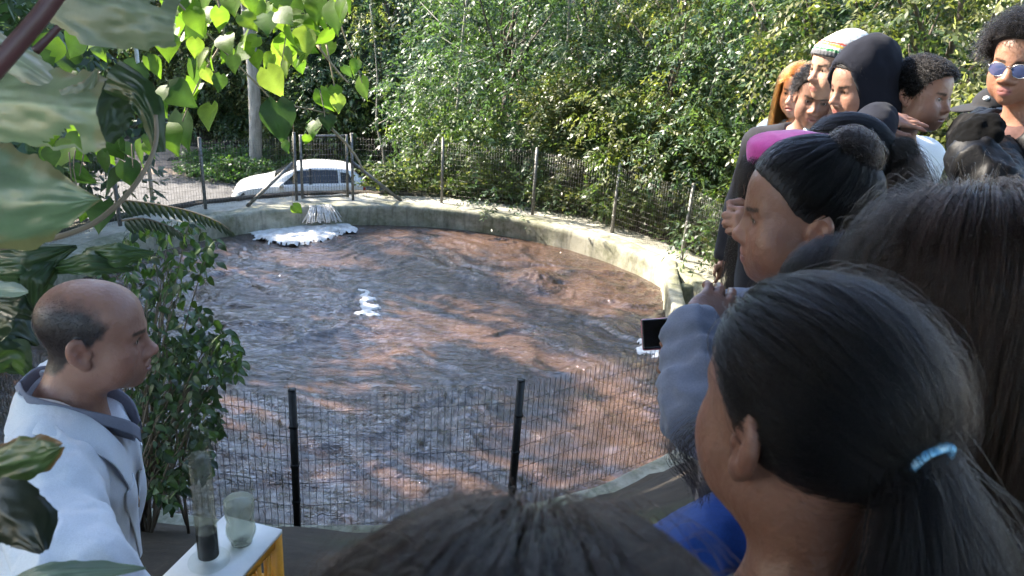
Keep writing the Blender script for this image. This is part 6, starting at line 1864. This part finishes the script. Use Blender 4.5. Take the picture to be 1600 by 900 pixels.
# fern fronds
for fi, (pts, lab) in enumerate([([(185, 312, 2.9), (240, 318, 2.9), (300, 330, 2.9), (345, 348, 2.9), (362, 362, 2.9)], 'dark drooping fern frond reaching over the far rim'), ([(190, 345, 2.9), (225, 340, 2.9), (262, 352, 2.9), (285, 366, 2.9)], 'shorter dark fern frond below the long frond')]):
    fr = empty('fern_frond', at_depth(*pts[0]), lab, 'fern'); sm = MB(); pline(pts, .004, .0015, 5, sm); sm.build('stem', M['twig'], fr, True)
    fm = leaf_mesh('fern_leaflet', 1, .3, (.03, .045, .016), False, .2, .1, 3, M['shrub_leaf'], 5)
    Pm = np.array([at_depth(*p) for p in pts]); n = 22 if fi == 0 else 13
    for q in range(n):
        t = (q + .5) / n * (len(Pm) - 1); j = min(int(t), len(Pm) - 2); p = Pm[j] + (Pm[j + 1] - Pm[j]) * (t - j); d = nrm(Pm[j + 1] - Pm[j])
        for e in (-1, 1):
            place_leaf(fm, fr, p, -CU * (.9 if e < 0 else .45) + d * .7 + CF * e * .35, -CF + CU * .3, (.075 - .045 * q / n) * (.8 + .4 * rl.random())).name = 'leaflet'

# small-leaved shrub between the man and the water
from itertools import cycle
poly = np.array([(150, 440), (205, 345), (300, 342), (345, 380), (338, 430), (290, 455), (350, 505), (382, 560), (372, 588), (335, 600), (345, 640), (352, 690), (332, 705), (342, 745), (300, 740), (270, 792), (222, 765), (190, 700), (180, 620), (228, 560), (190, 460)], float)
def inpoly(x, y):
    ins = False
    for a, b in zip(poly, np.roll(poly, -1, 0)):
        if (a[1] > y) != (b[1] > y) and x < (b[0] - a[0]) * (y - a[1]) / (b[1] - a[1]) + a[0]: ins = not ins
    return ins
sb = at_depth(215, 800, 3.3); shrub = empty('leafy_shrub', (sb[0], sb[1], float(ground_z(sb[0], sb[1]))), 'dark small leaved shrub between the man and the near fence', 'shrub')
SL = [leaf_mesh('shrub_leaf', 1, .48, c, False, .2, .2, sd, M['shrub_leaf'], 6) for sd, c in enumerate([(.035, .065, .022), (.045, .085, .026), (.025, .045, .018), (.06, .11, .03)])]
pts = []
while len(pts) < 1500:
    x = 150 + 240 * rl.random(); y = 335 + 460 * rl.random()
    if inpoly(x, y):
        dens = 1.0 if y > 520 else .55
        if rl.random() < dens and vnoise(np.array([[x * .035, y * .035, 1.5]]), 9)[0] > -.5: pts.append((x, y, 3.3 + rl.normal() * .22))
tips = []
bm = MB()
for q in range(46):
    x, y, w = pts[q * 30]; base = np.array(shrub.location) + [rl.normal() * .08, rl.normal() * .08, 0]; tip = at_depth(x, y, w)
    mid = base * .45 + tip * .55 + [0, 0, .18]
    t = np.linspace(0, 1, 9)[:, None]; bm.tube((1 - t) ** 2 * base + 2 * t * (1 - t) * mid + t ** 2 * tip, np.linspace(.007, .0015, 9), 5)
bm.build('branches', M['twig'], shrub, True)
allV, allF, allC, n0 = [], [], [], 0
order = np.argsort([p[2] for p in pts])
for rank, oi in enumerate(order):
    x, y, w = pts[oi]; p = at_depth(x, y, w); s = (13 + 8 * rl.random()) * w / FPX * 1.15
    d = nrm(-CU * (.35 + .5 * rl.random()) + CR * rl.normal() * .7 + CF * rl.normal() * .6); z = -CF * .5 + CU * .6 + CR * rl.normal() * .6
    sunlit_tint = y < 470 or (x > 330 and y < 600)  # upper and outer leaves take a lighter green in place of sunlight
    me = SL[3 if sunlit_tint and rl.random() < .5 else rl.integers(3)]
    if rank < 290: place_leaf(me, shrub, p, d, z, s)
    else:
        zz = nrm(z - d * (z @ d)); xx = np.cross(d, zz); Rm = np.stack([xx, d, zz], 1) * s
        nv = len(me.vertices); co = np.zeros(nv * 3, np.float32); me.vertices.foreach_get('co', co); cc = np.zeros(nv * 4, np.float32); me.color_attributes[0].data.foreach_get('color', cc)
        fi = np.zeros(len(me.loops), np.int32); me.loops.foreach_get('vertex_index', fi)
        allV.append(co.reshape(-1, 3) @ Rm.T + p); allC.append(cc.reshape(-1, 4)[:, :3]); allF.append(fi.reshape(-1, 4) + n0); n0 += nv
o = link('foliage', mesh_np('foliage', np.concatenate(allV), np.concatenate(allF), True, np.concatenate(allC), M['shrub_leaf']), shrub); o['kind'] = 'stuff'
# ------------------------------------------------------------------ crate, board, measuring cylinder, cut bottle
TZ = 2.45
A, B_, D_ = at_z(355, 806, TZ), at_z(436, 826, TZ), at_z(268, 892, TZ)
ux = nrm((B_ - A) * [1, 1, 0]); uy = np.array([ux[1], -ux[0], 0])     # uy towards the camera
bw_ = np.linalg.norm(B_ - A) + .02; bl = .40; c0 = A + ux * (bw_ / 2 - .01) + uy * bl / 2
RB = np.stack([ux, -uy, [0, 0, 1]], 1)
gzt = float(ground_z(c0[0], c0[1]))
k = N('white_laminate'); v = k.coord(); M['board'] = k.surf(k.pbr(k.ramp(k.noise(v, 14, 5), [(.3, (.62, .62, .62)), (.7, (.74, .74, .73))]), .35, k.bump(k.noise(v, 60, 3), .05, .002)))
bd = MB().box(c0 + [0, 0, -.007], (bw_ / 2, bl / 2, .007), RB).build('board', M['board']); tag(bd, 'white board laid as a tabletop on the yellow crate', 'board')
# lattice crate
yel = mat_plain('orange_yellow_plastic', (.62, .27, .02), .45, .2, 12, .2)
top = TZ - .0145; hgt = top - gzt; cr = empty('plastic_crate', (c0[0], c0[1], gzt), 'orange yellow lattice plastic crate under the white board', 'crate')
hw_, hl_ = bw_ / 2 - .018, bl / 2 - .012
def cbox(name, lo, sz):
    c = np.array(c0) * [1, 1, 0] + RB @ np.array([lo[0], lo[1], 0]) + [0, 0, gzt + lo[2]]
    return MB().box(c, sz, RB).build(name, yel, cr)
for e in (-1, 1):
    for z, h in ((hgt - .018, .018), (hgt * .52, .010), (.02, .016)):
        cbox('rim_rail' if z > hgt * .6 else 'rail', (e * hw_, 0, z), (.008, hl_, h)); cbox('rim_rail' if z > hgt * .6 else 'rail', (0, e * hl_, z), (hw_ - .009, .008, h))
    for f in (-1, 1): cbox('corner_post', (e * (hw_ + .001), f * (hl_ + .001), hgt / 2 - .001), (.014, .014, hgt / 2 - .001))
    for q in range(7): cbox('slat', (e * (hw_ - .001), -hl_ * .8 + q * hl_ * .267, hgt * .5), (.004, .006, hgt * .46))
    for q in range(3): cbox('slat', (-hw_ * .55 + q * hw_ * .55, e * (hl_ - .001), hgt * .5), (.006, .004, hgt * .46))
cbox('base', (0, 0, .012), (hw_ - .01, hl_ - .01, .006))
# glass and water
def clear(name, tint, gloss, rough=.03, milk=0.0, milkc=(.5, .52, .45)):
    k = N(name); tr = k.n('BsdfTransparent'); tr.inputs[0].default_value = (*tint, 1); gl = k.n('BsdfGlossy'); gl.inputs['Roughness'].default_value = rough
    lw = k.n('LayerWeight'); lw.inputs[0].default_value = .25; mx = k.n('MixShader'); k.l(k.math('ADD', k.math('MULTIPLY', k.math('POWER', lw.outputs['Facing'], 2.0), gloss), .008), mx.inputs[0]); k.l(tr.outputs[0], mx.inputs[1]); k.l(gl.outputs[0], mx.inputs[2])
    o_ = mx.outputs[0]
    if milk:
        m2 = k.n('MixShader'); m2.inputs[0].default_value = milk; k.l(o_, m2.inputs[1]); k.l(k.pbr(milkc, .4), m2.inputs[2]); o_ = m2.outputs[0]
    return k.surf(o_)
M['glass'] = clear('clear_glass', (.95, .96, .95), .16)
M['plastic'] = clear('clear_plastic', (.95, .96, .96), .16, .1, .03)
M['clear_water'] = clear('clear_water', (.86, .83, .76), .15, .02, .16, (.55, .52, .46))
M['cloudy'] = clear('cloudy_water', (.85, .86, .78), .2, .1, .3, (.62, .64, .56))
M['sludge'] = mat_plain('dark_sludge', (.010, .008, .008), .8, .4, 60, .3, Specular_IOR_Level=.1)
cb = at_z(327, 878, TZ); cyl = empty('measuring_cylinder', cb, 'tall glass measuring cylinder with dark settled sludge on the board', 'measuring cylinder')
HC, RC = .44, .0305
MB().lathe([(.0005, .004), (.052, .0), (.056, .004), (.056, .009), (.040, .014), (.034, .018), (.0005, .018)], cb, 40).build('foot', M['glass'], cyl, True)
MB().lathe([(RC, .0185), (RC, HC), (RC + .003, HC + .004), (RC + .001, HC + .005), (RC - .0022, HC), (RC - .0022, .024), (.0005, .024)], cb, 40).build('tube', M['glass'], cyl, True)
MB().lathe([(.0005, .0245), (RC - .0028, .0245), (RC - .0028, .105), (.0005, .107)], cb, 36).build('sludge', M['sludge'], cyl, True)
MB().lathe([(.0005, .1075), (RC - .0028, .1075), (RC - .0028, .345), (.0005, .3445)], cb, 36).build('water_column', M['clear_water'], cyl, True)
bb = at_z(378, 848, TZ); bot = empty('cut_bottle', bb, 'cut off clear plastic bottle of cloudy water on the board', 'bottle')
RBt = .043; prof = []
for z in np.linspace(0, .205, 40):
    r_ = RBt * (1 - .10 * math.exp(-((z - .075) / .018) ** 2)); r_ *= 1 - .28 * (1 - sstep(0, .04, z))
    prof.append((r_, z + .004))
MB().lathe([(.0005, .012)] + prof + [(p[0] - .0012, p[1]) for p in prof[::-1]] + [(.0005, .014)], bb, 44).build('shell', M['plastic'], bot, True)
wp = [(p[0] - .002, p[1] + .002) for p in prof if p[1] < .150]
MB().lathe([(.0005, .016)] + wp + [(.0005, .1515)], bb, 40).build('cloudy_water', M['cloudy'], bot, True)
pet = MB()
for q in range(5):
    a = q * 2 * math.pi / 5; pet.tube([bb + [0, 0, .016], bb + [math.cos(a) * .018, math.sin(a) * .018, .008], bb + [math.cos(a) * .027, math.sin(a) * .027, .003]], [.006, .009, .006], 8)
pet.build('base_feet', M['plastic'], bot, True)
